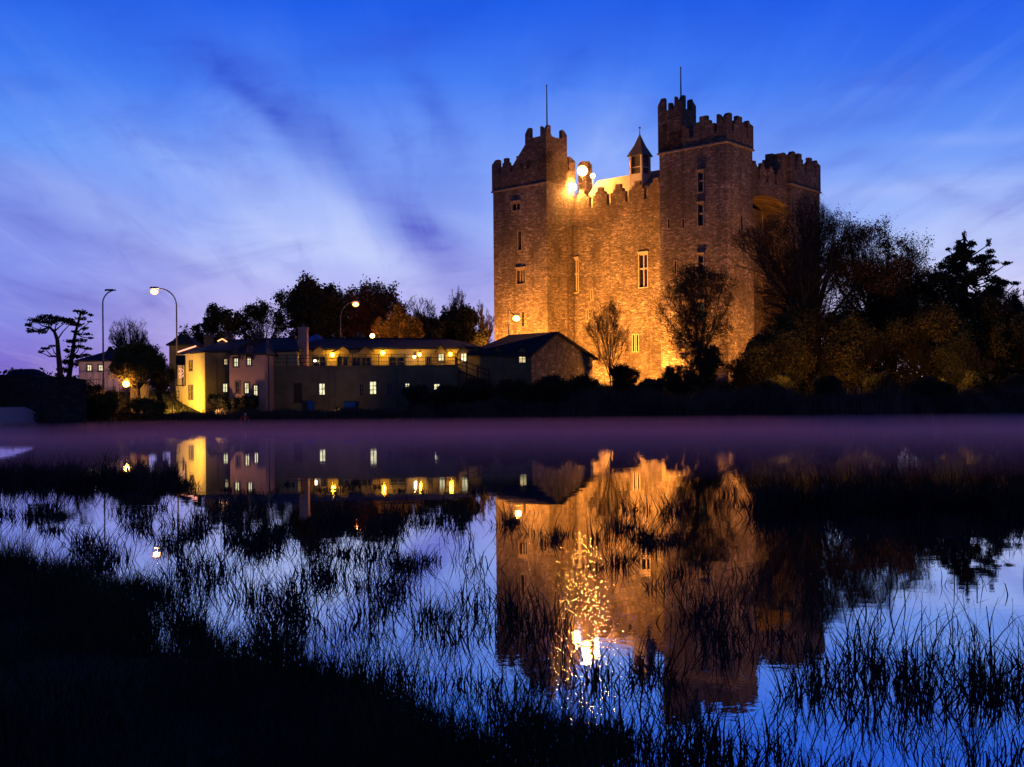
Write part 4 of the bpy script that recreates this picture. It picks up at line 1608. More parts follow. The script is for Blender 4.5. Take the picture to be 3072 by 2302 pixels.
# car: dark hatchback driving right to left... seen over the parapet
cc = foot + bd * (-1.2) + bn_ * 2.6
zc_ = top_z(-1.2) - 0.92
car = thing('parked_car', (cc.x, cc.y, zc_), 'dark hatchback car on the bridge behind the parapet', 'car')


def carpt(l, w_, z):
    q = cc + bd * l + bn_ * w_
    return (q.x, q.y, zc_ + z)


prof = [(-2.0, .32), (-2.05, .62), (-1.98, .92), (-1.72, 1.32), (-1.45, 1.46), (-.1, 1.5), (.35, 1.42), (.98, 1.02), (1.75, .84), (1.98, .68), (2.02, .38)]
m_ = MB()
k = len(prof)
vs = []
for wv, ins in ((-0.86, 0), (0.86, 0)):
    for (l, z) in prof:
        tap = 0.14 if z > 1.1 else 0.0
        vs.append(carpt(l, wv * (1 - tap), z))
m_.add(vs, [tuple(range(k)), tuple(range(k, 2 * k))[::-1]] + [(i, i + k, (i + 1) % k + k, (i + 1) % k) for i in range(k)])
m_.build('body', M['carpaint'], car)
for sgn in (-1, 1):
    g_ = MB()
    wv = sgn * 0.80
    for pr_ in ([(-1.62, .98), (-.75, 1.0), (-.75, 1.38), (-1.38, 1.38)], [(-.68, 1.0), (.2, 1.0), (.2, 1.36), (-.68, 1.38)], [(.27, 1.0), (.85, 1.0), (.36, 1.32), (.27, 1.34)]):
        a_ = [carpt(l, sgn * (0.862 if z < 1.1 else 0.752), z) for (l, z) in pr_]
        g_.add(a_, [(0, 1, 2, 3) if sgn < 0 else (3, 2, 1, 0)])
    g_.build('side_window', M['glass'], car)
g_ = MB()
g_.add([carpt(.40, -.66, 1.405), carpt(.40, .66, 1.405), carpt(.96, .74, 1.06), carpt(.96, -.74, 1.06)], [(3, 2, 1, 0)])
g_.build('windscreen', M['glass'], car)
g_ = MB()
g_.add([carpt(-2.0, -.66, .98), carpt(-2.0, .66, .98), carpt(-1.76, .62, 1.30), carpt(-1.76, -.62, 1.30)], [(0, 1, 2, 3)])
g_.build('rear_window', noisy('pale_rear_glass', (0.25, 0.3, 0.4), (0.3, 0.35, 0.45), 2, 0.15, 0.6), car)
for l in (-1.3, 1.25):
    for sgn in (-1, 1):
        q_ = MB()
        p0_, p1_ = Vector(carpt(l, sgn * .66, .31)), Vector(carpt(l, sgn * .87, .31))
        q_.tube([p0_, p1_], 0.31, 14)
        wv = q_.build('wheel', M['tyre'], car)
        q_ = MB()
        q_.tube([Vector(carpt(l, sgn * .865, .31)), Vector(carpt(l, sgn * .885, .31))], 0.19, 12)
        q_.build('rim', M['iron'], wv)
for sgn in (-1, 1):
    q_ = MB(); q_.sphere(carpt(1.97, sgn * .62, .72), 0.09, 8, 6)
    q_.build('headlight', emitter('headlight_glow', (1, .85, .6), 5), car)

# small things on the quay
t = thing('lifebuoy_stand', tuple(W(735, 1272, 87.5)), 'red and white lifebuoy on a short post at the water edge', 'lifebuoy')
c = W(735, 1262, 87.5)
m_ = MB()
m_.tube([(c.x, 87.6, 0.3), (c.x, 87.6, c.z + .6)], 0.05, 6)
m_.build('post', M['white'], t)
m_ = MB()
ring = [(c.x + .34 * math.cos(a_), 87.48, c.z + .34 * math.sin(a_)) for a_ in np.linspace(0, 2 * math.pi, 21)]
m_.tube(ring, 0.08, 7, False)
m_.build('ring', M['red'], t)
for (px, py, lab, w_, h_) in ((933, 1219, 'blue wheeled bin against the terrace wall below the lit window', .5, 1.0),
                              (1050, 1207, 'wide blue bin further along the dark terrace wall', 1.0, .9)):
    p = W(px, py, 94.9)
    z0 = float(far_h(p.x, 94.9))
    t = thing('wheeled_bin', (p.x, 94.9, z0), lab, 'bin', 'blue bins')
    m_ = MB()
    m_.add([(p.x - w_ * .42, 94.6, z0 + .08), (p.x + w_ * .42, 94.6, z0 + .08), (p.x + w_ * .42, 95.1, z0 + .08), (p.x - w_ * .42, 95.1, z0 + .08),
            (p.x - w_ * .55, 94.5, z0 + h_), (p.x + w_ * .55, 94.5, z0 + h_), (p.x + w_ * .55, 95.15, z0 + h_), (p.x - w_ * .55, 95.15, z0 + h_)],
           [(3, 2, 1, 0), (4, 5, 6, 7), (0, 1, 5, 4), (1, 2, 6, 5), (2, 3, 7, 6), (3, 0, 4, 7)])
    m_.build('body', M['blue'], t)
    m_ = MB(); m_.box(p.x - w_ * .58, p.x + w_ * .58, 94.46, 95.18, z0 + h_ + .003, z0 + h_ + .08); m_.build('lid', M['blue'], t)


# ------------------------------------------------------------------ trees
def segs_mesh(name, segs, mat, parent, nside=3):
    """segs: (N,8) p0 p1 r0 r1 -> tapered prisms"""
    s = np.asarray(segs, float)
    p0, p1, r0, r1 = s[:, :3], s[:, 3:6], s[:, 6], s[:, 7]
    d = p1 - p0
    d /= np.maximum(np.linalg.norm(d, axis=1, keepdims=True), 1e-6)
    ref = np.where(np.abs(d[:, 2:3]) > 0.9, np.array([[1., 0, 0]]), np.array([[0, 0, 1.]]))
    q = np.cross(d, ref)
    q /= np.linalg.norm(q, axis=1, keepdims=True)
    r = np.cross(d, q)
    n = len(s)
    V_ = np.zeros((n, 2, nside, 3))
    for k in range(nside):
        a = 2 * math.pi * k / nside
        o = q * math.cos(a) + r * math.sin(a)
        V_[:, 0, k] = p0 + o * r0[:, None]
        V_[:, 1, k] = p1 + o * r1[:, None]
    base = (np.arange(n) * 2 * nside)[:, None]
    Q = []
    for k in range(nside):
        k2 = (k + 1) % nside
        Q.append(np.concatenate([base + k, base + k2, base + nside + k2, base + nside + k], 1))
    return npmesh(name, V_.reshape(-1, 3), np.concatenate(Q), mat, parent)


def leaves_mesh(name, P, size, mat, parent, flat=0.0):
    n = len(P)
    a = rng.normal(size=(n, 3))
    a[:, 2] *= (1 - flat)
    a /= np.linalg.norm(a, axis=1, keepdims=True)
    b = rng.normal(size=(n, 3))
    b[:, 2] *= (1 - flat)
    b -= a * np.sum(a * b, 1, keepdims=True)
    b /= np.linalg.norm(b, axis=1, keepdims=True)
    s = size * rng.uniform(0.55, 1.3, (n, 1))
    w = s * 0.62
    V_ = np.stack([P - a * s * .5, P + b * w * .5, P + a * s * .5, P - b * w * .5], 1)
    return npmesh(name, V_.reshape(-1, 3), np.arange(n * 4).reshape(-1, 4), mat, parent)


def split_env(p, c, rad, slack=1.0):
    q = (p - c) / rad
    r = np.linalg.norm(q, axis=1, keepdims=True)
    a = np.arctan2(q[:, 1:2], q[:, 0:1])
    e = np.arctan2(q[:, 2:3], np.linalg.norm(q[:, :2], axis=1, keepdims=True))
    s0 = c[0] * 1.7 + c[1]
    rm = slack * (0.90 + .13 * np.sin(3 * a + 4 * e + s0) + .12 * np.sin(5 * e - 2 * a + 2 * s0) + .09 * np.sin(9 * a + 7 * e + s0))
    k = np.where(r > rm, (rm + (r - rm) * .28) / r, 1.0)
    return c + q * k * rad


def branch_tree(name, base, top, R, label, group, crown_lo=0.3, leaf=None, nleaf=6, lsize=0.22, trunk_r=0.3, counts=(9, 6, 6, 4),
                spread=1.0, trunk_split=0.35, lean=0.0, seed=0, cat='tree', extra_up=0.15, twig_r=0.012, shift=0.0, flat=0.0, leafkeep=1.0):
    global rng
    rng = np.random.default_rng(1000 + seed)
    base = np.array(base, float)
    H = top - base[2]
    c = base + np.array([lean * H + shift, 0, H * (crown_lo + (1 - crown_lo) / 2)])
    rad = np.array([R, R * 0.85, H * (1 - crown_lo) / 2])
    t = thing(name, tuple(base), label, cat, group)
    segs = []
    zt = base[2] + H * trunk_split
    pt_ = base + np.array([lean * H * .5, 0, 0]); pt_[2] = zt
    segs.append([*(base - [0, 0, .4]), *((base + pt_) / 2 + [.05, 0, 0]), trunk_r * 1.15, trunk_r * .9])
    segs.append([*((base + pt_) / 2 + [.05, 0, 0]), *pt_, trunk_r * .9, trunk_r * .8])
    n1 = counts[0]
    # limbs
    d = rng.normal(size=(n1, 3))
    ang = np.linspace(0, 2 * math.pi, n1, endpoint=False) + rng.uniform(-.3, .3, n1)
    el_ = rng.uniform(0.15, 1.35, n1)
    tip = c + np.stack([np.cos(ang) * np.cos(el_) * rad[0], np.sin(ang) * np.cos(el_) * rad[1], np.sin(el_) * rad[2] * 1.0], 1) * rng.uniform(.68, .9, (n1, 1)) * spread
    tip[:, 2] -= rad[2] * 0.15
    st0 = pt_ + (rng.uniform(-0.45, 0.0, n1)[:, None]) * np.array([0, 0, H * trunk_split * .6])
    mid = st0 * 0.5 + tip * 0.5 + np.array([0, 0, 1.0]) * H * 0.05 + rng.normal(size=(n1, 3)) * R * .06
    q1 = st0 * .55 + mid * .45 + np.array([0, 0, .02 * H])
    rr = trunk_r * rng.uniform(.35, .6, n1)
    P0s, P1s, Rs = [], [], []
    for (a, b, f0, f1) in ((st0, q1, 1, .85), (q1, mid, .85, .65), (mid, (mid + tip) / 2 + rng.normal(size=(n1, 3)) * R * .04, .65, .45)):
        for i in range(n1):
            segs.append([*a[i], *b[i], rr[i] * f0, rr[i] * f1])
        P0s.append(a); P1s.append(b); Rs.append(rr * f1)
    a = P1s[-1]
    for i in range(n1):
        segs.append([*a[i], *tip[i], rr[i] * .45, rr[i] * .18])
    P0s.append(a); P1s.append(tip); Rs.append(rr * .25)
    P0, P1, RR = np.concatenate(P0s), np.concatenate(P1s), np.concatenate(Rs)
    length = R * (0.62 if leaf else 0.85)
    keep = P0[:, 2] >= base[2] + H * crown_lo * 0.8
    for lev, cnt in enumerate(counts[1:]):
        m_n = len(P0)
        idx = np.repeat(np.arange(m_n), cnt if lev else max(2, cnt // 2 + 1))
        n = len(idx)
        tt = rng.uniform(0.25, 1.0, (n, 1))
        s = P0[idx] * (1 - tt) + P1[idx] * tt
        pd = P1[idx] - P0[idx]
        pd /= np.maximum(np.linalg.norm(pd, axis=1, keepdims=True), 1e-5)
        outw = (s - (c - np.array([0, 0, rad[2] * .5]))) / rad
        outw /= np.maximum(np.linalg.norm(outw, axis=1, keepdims=True), 1e-5)
        dd = pd * .55 + outw * .45 + rng.normal(size=(n, 3)) * .48 + np.array([0, 0, extra_up])
        dd /= np.linalg.norm(dd, axis=1, keepdims=True)
        Lb = length * rng.uniform(.5, 1.15, (n, 1))
        e_ = s + dd * Lb
        e_ = split_env(e_, c, rad, 1.0 + 0.0) + rng.normal(size=(n, 3)) * Lb * .06
        mm_ = (s + e_) / 2 + rng.normal(size=(n, 3)) * Lb * .09
        r0 = np.maximum(RR[idx] * .5, twig_r)
        r1 = np.maximum(r0 * .5, twig_r * .7)
        segs_arr = np.concatenate([np.concatenate([s, mm_, r0[:, None], ((r0 + r1) / 2)[:, None]], 1),
                                   np.concatenate([mm_, e_, ((r0 + r1) / 2)[:, None], r1[:, None]], 1)])
        segs.extend(segs_arr.tolist())
        P0, P1, RR = s, e_, r1
        length *= 0.55
    segs = np.array(segs)
    nmain = 2 + 4 * n1
    segs_mesh('trunk', segs[:nmain], M['bark'], t, 7)
    if leaf:
        segs_mesh('branches', segs[nmain:], M['bark'], t, 3)
        k = nleaf
        idx = np.repeat(np.arange(len(P0)), k)
        if leafkeep < 1:
            # leafy clumps only where slow noise allows
            cl = np.sin(P1[:, 0] * 1.1 + seed) + np.sin(P1[:, 1] * 1.3 + 2) + np.sin(P1[:, 2] * 1.2 + 4) + rng.normal(size=len(P1)) * .6
            th_ = np.quantile(cl, 1 - leafkeep)
            idx = idx[cl[idx] > th_]
        tt = rng.uniform(0.1, 1.1, (len(idx), 1))
        P = P0[idx] * (1 - tt) + P1[idx] * tt + rng.normal(size=(len(idx), 3)) * length * .55
        leaves_mesh('crown', P, lsize, M[leaf], t, flat)
    else:
        segs_mesh('crown', segs[nmain:], M['bark'], t, 3)
    return t


def tree_px(px, D, ytop, hwpx, label, group, z0=None, name='tree', **kw):
    x = WX(px, D, 1100)
    z0 = float(far_h(x, D)) if z0 is None else z0
    return branch_tree(name, (x, D, z0 - 0.05), WZ(px, ytop, D), hwpx * D / F, label, group, **kw)


GB = 'trees behind the riverside buildings'
GR = 'trees around the right side of the castle'
tree_px(575, 140, 958, 48, 'small leafy tree left of the taller one behind the inn roof', GB, leaf='leaf_dark', nleaf=5, lsize=.32, seed=1, counts=(8, 6, 6, 3), leafkeep=.7)
tree_px(662, 138, 908, 62, 'bushy dark tree with a crooked sprig behind the inn chimneys', GB, leaf='leaf_dark', nleaf=6, lsize=.34, seed=2, counts=(9, 6, 6, 3), leafkeep=.65)
tree_px(785, 140, 895, 78, 'round tree with an open twiggy top right of the bushy one', GB, leaf='leaf_dark', nleaf=4, lsize=.3, seed=3, counts=(10, 7, 6, 3), leafkeep=.6)
tree_px(938, 142, 842, 118, 'broad dark domed tree behind the tall terrace chimney', GB, leaf='leaf_dark', nleaf=7, lsize=.36, seed=4, counts=(12, 7, 6, 4), crown_lo=.22)
tree_px(1100, 150, 848, 120, 'broad leafy tree behind the orange street lamp', GB, leaf='leaf_rust', nleaf=7, lsize=.36, seed=5, counts=(12, 7, 6, 4), crown_lo=.12)
tree_px(1195, 133, 915, 72, 'rounded golden tree lit from below right of the orange lamp', GB, leaf='leaf_gold', nleaf=7, lsize=.30, seed=6, counts=(10, 7, 6, 3), crown_lo=.05)
tree_px(1290, 136, 935, 70, 'low dark bush-like tree beside the golden tree', GB, leaf='leaf_dark', nleaf=7, lsize=.34, seed=7, counts=(10, 7, 6, 3), crown_lo=.1)
tree_px(1262, 150, 875, 62, 'thin bare tree rising over the low dark tree', GB, seed=8, counts=(9, 6, 6, 3), crown_lo=.25, twig_r=.02)
tree_px(1385, 138, 915, 76, 'dense dark tree left of the castle', GB, leaf='leaf_dark', nleaf=7, lsize=.34, seed=9, counts=(10, 7, 6, 3), crown_lo=.1)
tree_px(1375, 152, 866, 48, 'tall bare tree whose top shows above the dense dark tree', GB, seed=10, counts=(9, 6, 6, 3), crown_lo=.2, twig_r=.02, extra_up=.5)
tree_px(1452, 150, 885, 34, 'slim bare tree close to the castle wall edge', GB, seed=11, counts=(8, 6, 5, 3), crown_lo=.1, twig_r=.02, extra_up=.6)
tree_px(388, 150, 952, 62, 'round bare tree between the two tall lamps', GB, seed=12, counts=(10, 6, 5, 3), crown_lo=.2, twig_r=.016, extra_up=.4)
tree_px(335, 128, 1022, 34, 'small dark tree behind the pink house roof', GB, leaf='leaf_dark', nleaf=6, lsize=.28, seed=13, counts=(7, 5, 5, 3), crown_lo=.05)

# ivy-clad thicket by the bridge
tree_px(410, 90.5, 1035, 92, 'ivy covered bushy tree hanging over the garden lamp', None, leaf='leaf_olive', nleaf=7, lsize=.17, seed=14, counts=(12, 7, 6, 4), crown_lo=.02, name='ivy_tree', z0=1.6)
tree_px(478, 93.5, 1060, 46, 'narrow dark shrub against the yellow inn wall edge', None, leaf='leaf_olive', nleaf=6, lsize=.15, seed=15, counts=(8, 6, 6, 3), crown_lo=.05, name='tall_shrub', z0=1.0)
GS = 'shrubs on the far river bank'
for i, (px, D, yt, hw_, lab, lf) in enumerate([
        (170, 84.5, 1150, 70, 'dark shrub on the bank below the bridge parapet', 'leaf_dark'),
        (260, 87, 1140, 60, 'dark rounded shrub between bridge and garden lamp', 'leaf_dark'),
        (325, 86.8, 1180, 55, 'low shrub just under the garden lamp', 'leaf_olive'),
        (430, 87.5, 1205, 70, 'sprawling shrub at the water under the ivy tree', 'leaf_olive'),
        (650, 91, 1190, 42, 'dark round shrub before the inn front wall', 'leaf_dark'),
        (740, 90.3, 1195, 46, 'grey bushy shrub below the lit wing windows', 'leaf_dark'),
        (1250, 90.5, 1165, 60, 'shrub covering the foot of the terrace wall right end', 'leaf_dark'),
        (1340, 91, 1165, 62, 'shrub below the outdoor staircase', 'leaf_dark'),
        (1430, 91.5, 1140, 60, 'shrub under the barn front', 'leaf_dark'),
        (1540, 91.5, 1145, 75, 'wide shrub left of the barn corner', 'leaf_dark'),
        (1650, 92, 1135, 75, 'wide shrub before the stone barn wall', 'leaf_dark'),
        (1745, 95, 1130, 60, 'shrub at the right end of the barn', 'leaf_dark'),
        (1872, 101, 1094, 48, 'rounded shrub before the hall wall of the castle', 'leaf_dark'),
        (2110, 99, 1016, 68, 'dark pointed shrub before the foot of the highest tower', 'leaf_dark'),
        (2035, 97, 1095, 60, 'low shrub left of the pointed one', 'leaf_dark'),
        (2225, 99, 1052, 46, 'dark shrub right of the pointed one', 'leaf_dark'),
        (1960, 95, 1140, 60, 'low shrub hiding the foot of the hall wall', 'leaf_dark'),
        (2330, 93, 1132, 60, 'low spreading shrub left of the thorn shrubs on the right bank', 'leaf_dark'),
        (2480, 92, 1136, 70, 'wide low shrub under the rust coloured tree', 'leaf_dark'),
        (2640, 93, 1124, 60, 'taller low shrub right under the dark trees', 'leaf_dark'),
        (2790, 92, 1138, 75, 'wide flat shrub left of the conifer foot', 'leaf_dark'),
        (2930, 93, 1126, 60, 'ragged shrub at the conifer foot', 'leaf_dark'),
        (3050, 92, 1134, 70, 'shrub on the bank at the right picture edge', 'leaf_dark')]):
    tree_px(px, D, yt, hw_, lab, GS, leaf=lf, nleaf=5, lsize=.17, leafkeep=.6, seed=30 + i, counts=(8, 6, 6, 3), crown_lo=.0, trunk_split=.15,
            name='shrub', cat='shrub', trunk_r=.08, z0=None)

tree_px(2098, 106, 768, 128, 'slender leafy tree standing before the highest castle tower', GR, leaf='leaf_green', nleaf=5, lsize=.20, seed=51, counts=(12, 7, 6, 4), crown_lo=.04, trunk_split=.14, trunk_r=.15, leafkeep=.28, spread=1.1)
tree_px(1830, 108, 905, 78, 'small bare tree before the hall wall', GR, seed=52, counts=(10, 6, 5, 3), crown_lo=.05, trunk_r=.09, twig_r=.009, extra_up=.5, trunk_split=.12, spread=1.1)
tree_px(2430, 104, 612, 215, 'big spreading tree with bare outer twigs over the castle corner', GR, leaf='leaf_dark', nleaf=3, lsize=.17, seed=53, counts=(16, 8, 7, 4), crown_lo=.16, trunk_split=.2, trunk_r=.5, spread=1.1, twig_r=.012, leafkeep=.26)
tree_px(2625, 107, 668, 175, 'tall tree with rust coloured leaves right of the castle', GR, leaf='leaf_rust', nleaf=5, lsize=.20, seed=54, counts=(13, 8, 6, 5), crown_lo=.18, trunk_split=.3, trunk_r=.36, leafkeep=.68)
tree_px(2795, 108, 765, 120, 'dark full tree filling the gap before the conifer', GR, leaf='leaf_dark', nleaf=6, lsize=.21, seed=58, counts=(13, 8, 6, 4), crown_lo=.02, leafkeep=.55, trunk_split=.2)
tree_px(3010, 109, 835, 95, 'dark full tree behind the right side of the conifer', GR, leaf='leaf_dark', nleaf=6, lsize=.21, seed=59, counts=(12, 7, 6, 4), crown_lo=.02, leafkeep=.55, trunk_split=.2)
tree_px(3090, 112, 815, 60, 'rust tree cut by the right picture edge', GR, leaf='leaf_gold', nleaf=6, lsize=.22, seed=56, counts=(9, 6, 6, 3), crown_lo=.1)
for i, (px, D, yt, hw_, lf, lab) in enumerate([
        (2320, 98, 1000, 80, 'leaf_olive', 'olive understorey tree hiding the foot of the far castle tower'),
        (2425, 101, 925, 95, 'leaf_olive', 'dense olive understorey tree beneath the big spreading tree'),
        (2560, 99, 965, 90, 'leaf_olive', 'olive understorey tree beneath the rust coloured tree'),
        (2660, 104, 850, 105, 'leaf_dark', 'tall dark understorey tree between the rust tree and the conifer'),
        (2790, 100, 905, 110, 'leaf_olive', 'broad olive understorey tree left of the conifer trunk'),
        (2880, 97, 1010, 70, 'leaf_dark', 'low dark understorey tree before the conifer trunk'),
        (2960, 102, 885, 105, 'leaf_olive', 'broad olive understorey tree right of the conifer trunk'),
        (3060, 98, 960, 90, 'leaf_olive', 'olive understorey tree at the right picture edge')]):
    tree_px(px, D, yt, hw_ * 1.3, lab, 'understorey trees right of the castle', leaf=lf, nleaf=6, lsize=.20, seed=60 + i, counts=(13, 8, 6, 3), crown_lo=-.04, leafkeep=.5, spread=1.3, trunk_split=.12, trunk_r=.12)


rng = np.random.default_rng(77)
for (px0, px1, D_, hh_, lab) in ((2255, 2680, 108, 4.6, 'dark overgrown hedge filling the gap below the spreading tree'),
                                 (2670, 3200, 110, 5.4, 'dark overgrown hedge below the layered conifer')):
    x0, x1 = WX(px0, D_), WX(px1, D_)
    t = thing('hedge', ((x0 + x1) / 2, D_, 3.2), lab, 'hedge', 'hedges right of the castle')
    n = 26000
    hx = rng.uniform(x0, x1, n)
    hy = D_ + rng.uniform(-1.2, 1.2, n)
    top_ = hh_ * (1 + .18 * np.sin(hx * 1.1) + .12 * np.sin(hx * 2.7 + 1) + .08 * np.sin(hx * 6.1))
    hz2 = 3.0 + top_ * rng.uniform(0, 1, n) ** .8
    leaves_mesh('crown', np.stack([hx, hy, hz2], 1), .26, M['leaf_dark'], t)
    st_m = MB()
    for x in np.arange(x0 + .5, x1, 1.6):
        st_m.tube([(x, D_, 2.8), (x + rng.normal() * .2, D_ + rng.normal() * .3, 3.2 + hh_ * .7)], [.06, .02], 5)
    st_m.build('stems', M['bark'], t)
for (px, D_, ax, az2, e_, lab) in ((2540, 90.5, 2600, 7.5, 720, 'small added floodlight brightening the olive trees'),
                              (2850, 90.5, 2880, 8.0, 900, 'small added floodlight brightening the growth by the layered conifer'),
                              (2350, 90.5, 2400, 7.0, 420, 'small added floodlight brightening the growth before the far castle tower')):
    x = WX(px, D_)  # lamps added on the bank to light the understorey foliage
    floodlight((x, D_, float(far_h(x, D_)) + 3.0), (WX(ax, 102), 102, az2), e_ * 1.0, lab, 130, (1.0, .42, .06), 8, .2)


def clump_tree(name, base, trunk_pts, trunk_r, clumps, label, group, lsize=.22, per=900, mat='needle', flat=.3):
    """tree built from named foliage clumps: (x,y,z,rx,ry,rz)"""
    t = thing(name, base, label, 'tree', group)
    m_ = MB()
    tp = [Vector(p) for p in trunk_pts]
    m_.tube(tp, list(np.linspace(trunk_r, trunk_r * .35, len(tp))), 8)
    sg_ = []
    P = []
    for cl in clumps:
        c = Vector(cl[:3])
        s = min(tp[1:], key=lambda q: (q - (c - Vector((0, 0, abs(c.x - q.x) * .6)))).length)
        md = (s + c) / 2 + Vector((0, 0, -0.12 * (c - s).length)) + Vector(rng.normal(size=3) * .1)
        e_ = c - Vector((0, 0, cl[5] * .4))
        m_.tube([s, md, e_], [trunk_r * .3, trunk_r * .2, trunk_r * .1], 5)
        for k in range(26):
            d = rng.normal(size=3); d /= np.linalg.norm(d)
            tip = np.array(c) + d * np.array(cl[3:6]) * .9
            sg_.append([*e_, *tip, .03, .012])
        n = int(per * cl[3] * cl[4] ** .5 * cl[5] ** .5)
        q = rng.normal(size=(n, 3))
        q /= np.linalg.norm(q, axis=1, keepdims=True)
        q *= rng.uniform(.35, 1.05, (n, 1))
        q += .12 * np.sin(q[:, ::-1] * 9 + rng.uniform(0, 6))
        P.append(np.array(c) + q * np.array(cl[3:6]))
    m_.build('trunk', M['bark'], t)
    segs_mesh('branches', sg_, M['bark'], t)
    leaves_mesh('crown', np.concatenate(P), lsize, M[mat], t, flat)
    return t


rng = np.random.default_rng(5)
D = 125.0
k = D / F


def pc(x, y, rx, ry, dy=0.0):
    p = W(x, y, D + dy)
    return (p.x, p.y, p.z, rx * k, rx * k * .9, ry * k)


clump_tree('stone_pine', (WX(180, D), D, 3.0), [W(182, 1135, D), W(176, 1070, D), W(172, 1020, D), W(163, 995, D), W(148, 982, D)], .36,
           [pc(110, 962, 28, 10), pc(140, 952, 32, 9, 2), pc(170, 958, 30, 10, -1), pc(200, 962, 26, 11, 1), pc(88, 976, 14, 7), pc(92, 992, 16, 8, 1),
            pc(124, 994, 18, 8, -2), pc(150, 968, 26, 8, -2), pc(212, 968, 16, 8), pc(136, 1046, 16, 5, 1), pc(156, 1038, 12, 4), pc(122, 1056, 8, 4)],
           'flat topped umbrella pine with a bending trunk at the left', 'pines at the left beyond the bridge', .30, 330)
clump_tree('ragged_conifer', (WX(212, D), D + 3, 3.0), [W(206, 1140, D + 3), W(216, 1070, D + 3), W(226, 1000, D + 3), W(244, 935, D + 3)], .34,
           [pc(228, 933, 12, 4, 3), pc(250, 938, 16, 8, 3), pc(272, 945, 10, 4, 3), pc(242, 956, 18, 7, 4), pc(268, 966, 9, 3, 3), pc(234, 975, 18, 6, 3), pc(254, 985, 12, 5, 2),
            pc(226, 996, 14, 5, 4), pc(262, 1003, 14, 4, 3), pc(212, 1024, 18, 7, 3), pc(244, 1022, 22, 7, 2), pc(272, 1014, 12, 4, 4), pc(232, 1040, 24, 6, 3),
            pc(205, 1052, 16, 7, 3), pc(262, 1046, 14, 5, 4), pc(222, 1070, 26, 8, 3), pc(200, 1085, 20, 9, 3), pc(258, 1066, 20, 5, 2), pc(226, 1092, 28, 9, 4), pc(195, 1110, 24, 10, 2)],
           'ragged layered conifer beside the umbrella pine', 'pines at the left beyond the bridge', .30, 330)
# right hand layered conifer
rng = np.random.default_rng(8)
D = 103.0
k = D / F
cl = []
for i in range(210):
    f = ((i + .5) / 210) ** .8
    y = 716 + f * 370
    wdt_ = 18 + 178 * min(1, (f * 1.3)) ** .75
    xx = 2905 + rng.uniform(-1, 1) * wdt_ + (f < .2) * 0
    if f < .12:
        xx = 2893 + rng.uniform(-22, 22)
    up = -abs(xx - 2905) * .10
    cl.append(pc(xx, y + up + 14, rng.uniform(12, 24), rng.uniform(7, 14), rng.uniform(-4, 4)))
cl += [pc(2893, 705, 9, 14), pc(2876, 728, 10, 9), pc(2912, 735, 12, 8), pc(2966, 728, 9, 14), pc(2970, 755, 16, 8), pc(2945, 770, 18, 8), pc(2845, 748, 9, 7), pc(2850, 772, 16, 7), pc(3020, 790, 16, 6), pc(3045, 850, 16, 6), pc(3040, 905, 18, 6)]
cbase = (WX(2890, D), D, float(far_h(WX(2890, D), D)))
clump_tree('layered_conifer', cbase, [(cbase[0], D, cbase[2] - .3), W(2892, 1050, D), W(2896, 950, D), W(2898, 850, D), W(2896, 780, D), W(2893, 715, D)], .34, cl,
           'dark layered conifer standing against the sky at the right', GR, .24, 640, 'needle', .2)

# far wood on the horizon (cannot be counted)
rng = np.random.default_rng(9)
n = 26000
xs = rng.uniform(-260, 260, n)
ys = rng.uniform(240, 290, n)
hh = 6.0 + 2.2 * (np.sin(xs * .13) + np.sin(xs * .31 + 1) + .7 * np.sin(xs * .83 + 2)) / 2 + 1.2 * np.sin(xs * 2.1)
P = np.stack([xs, ys, 2.0 + hh * rng.uniform(0, 1, n) ** .6], 1)
fwd = leaves_mesh('far_wood', P, 1.3, M['leaf_dark'], None)
tag(fwd, 'low dark line of distant woodland on the horizon', 'woodland', kind='stuff')


# ------------------------------------------------------------------ reeds and grass
def blades(name, base, h, w, mat, lean=.25, kink=.25, seed=1, nseg=4, fan=None):
    """thin bent stems; base (N,3), h (N,), w (N,)"""
    r = np.random.default_rng(seed)
    n = len(base)
    az_ = r.uniform(0, 2 * math.pi, n)
    d = np.stack([r.normal(0, lean, n), r.normal(0, lean, n), np.ones(n)], 1)
    if fan is not None:
        d[:, :2] += fan
    d /= np.linalg.norm(d, axis=1, keepdims=True)
    side = np.stack([np.cos(az_), np.sin(az_), np.zeros(n)], 1)
    bend = np.stack([r.normal(0, .33, n), r.normal(0, .33, n), np.zeros(n)], 1)
    P = base.copy()
    pts = [P.copy()]
    for s in range(nseg):
        dd = d + bend * (s * .5)
        kk = r.uniform(size=n) < kink / nseg
        if s > 1:
            kd = r.normal(0, 1, (n, 3)); kd[:, 2] = -np.abs(kd[:, 2]) * .5
            d = np.where(kk[:, None], kd, d)
            dd = np.where(kk[:, None], kd, dd)
        dd = dd / np.linalg.norm(dd, axis=1, keepdims=True)
        P = P + dd * (h / nseg)[:, None]
        P[:, 2] = np.maximum(P[:, 2], 0.004)
        pts.append(P.copy())
    V_ = np.zeros((n, nseg + 1, 2, 3))
    for s in range(nseg + 1):
        ww = (w * (1 - .8 * s / nseg))[:, None] * .5
        V_[:, s, 0] = pts[s] - side * ww
        V_[:, s, 1] = pts[s] + side * ww
    b = (np.arange(n) * (nseg + 1) * 2)[:, None]
    Q = np.concatenate([np.concatenate([b + 2 * s, b + 2 * s + 1, b + 2 * s + 3, b + 2 * s + 2], 1) for s in range(nseg)])
    return npmesh(name, V_.reshape(-1, 3), Q, mat)


def ground_pts(xd, yd):
    a, b = xd * 1.3888 - CX, yd * 1.3888 - CY
    x, y = a - ROLL * b, b + ROLL * a
    D_ = CAMZ * F / y
    return x * D_ / F, D_


rng = np.random.default_rng(21)
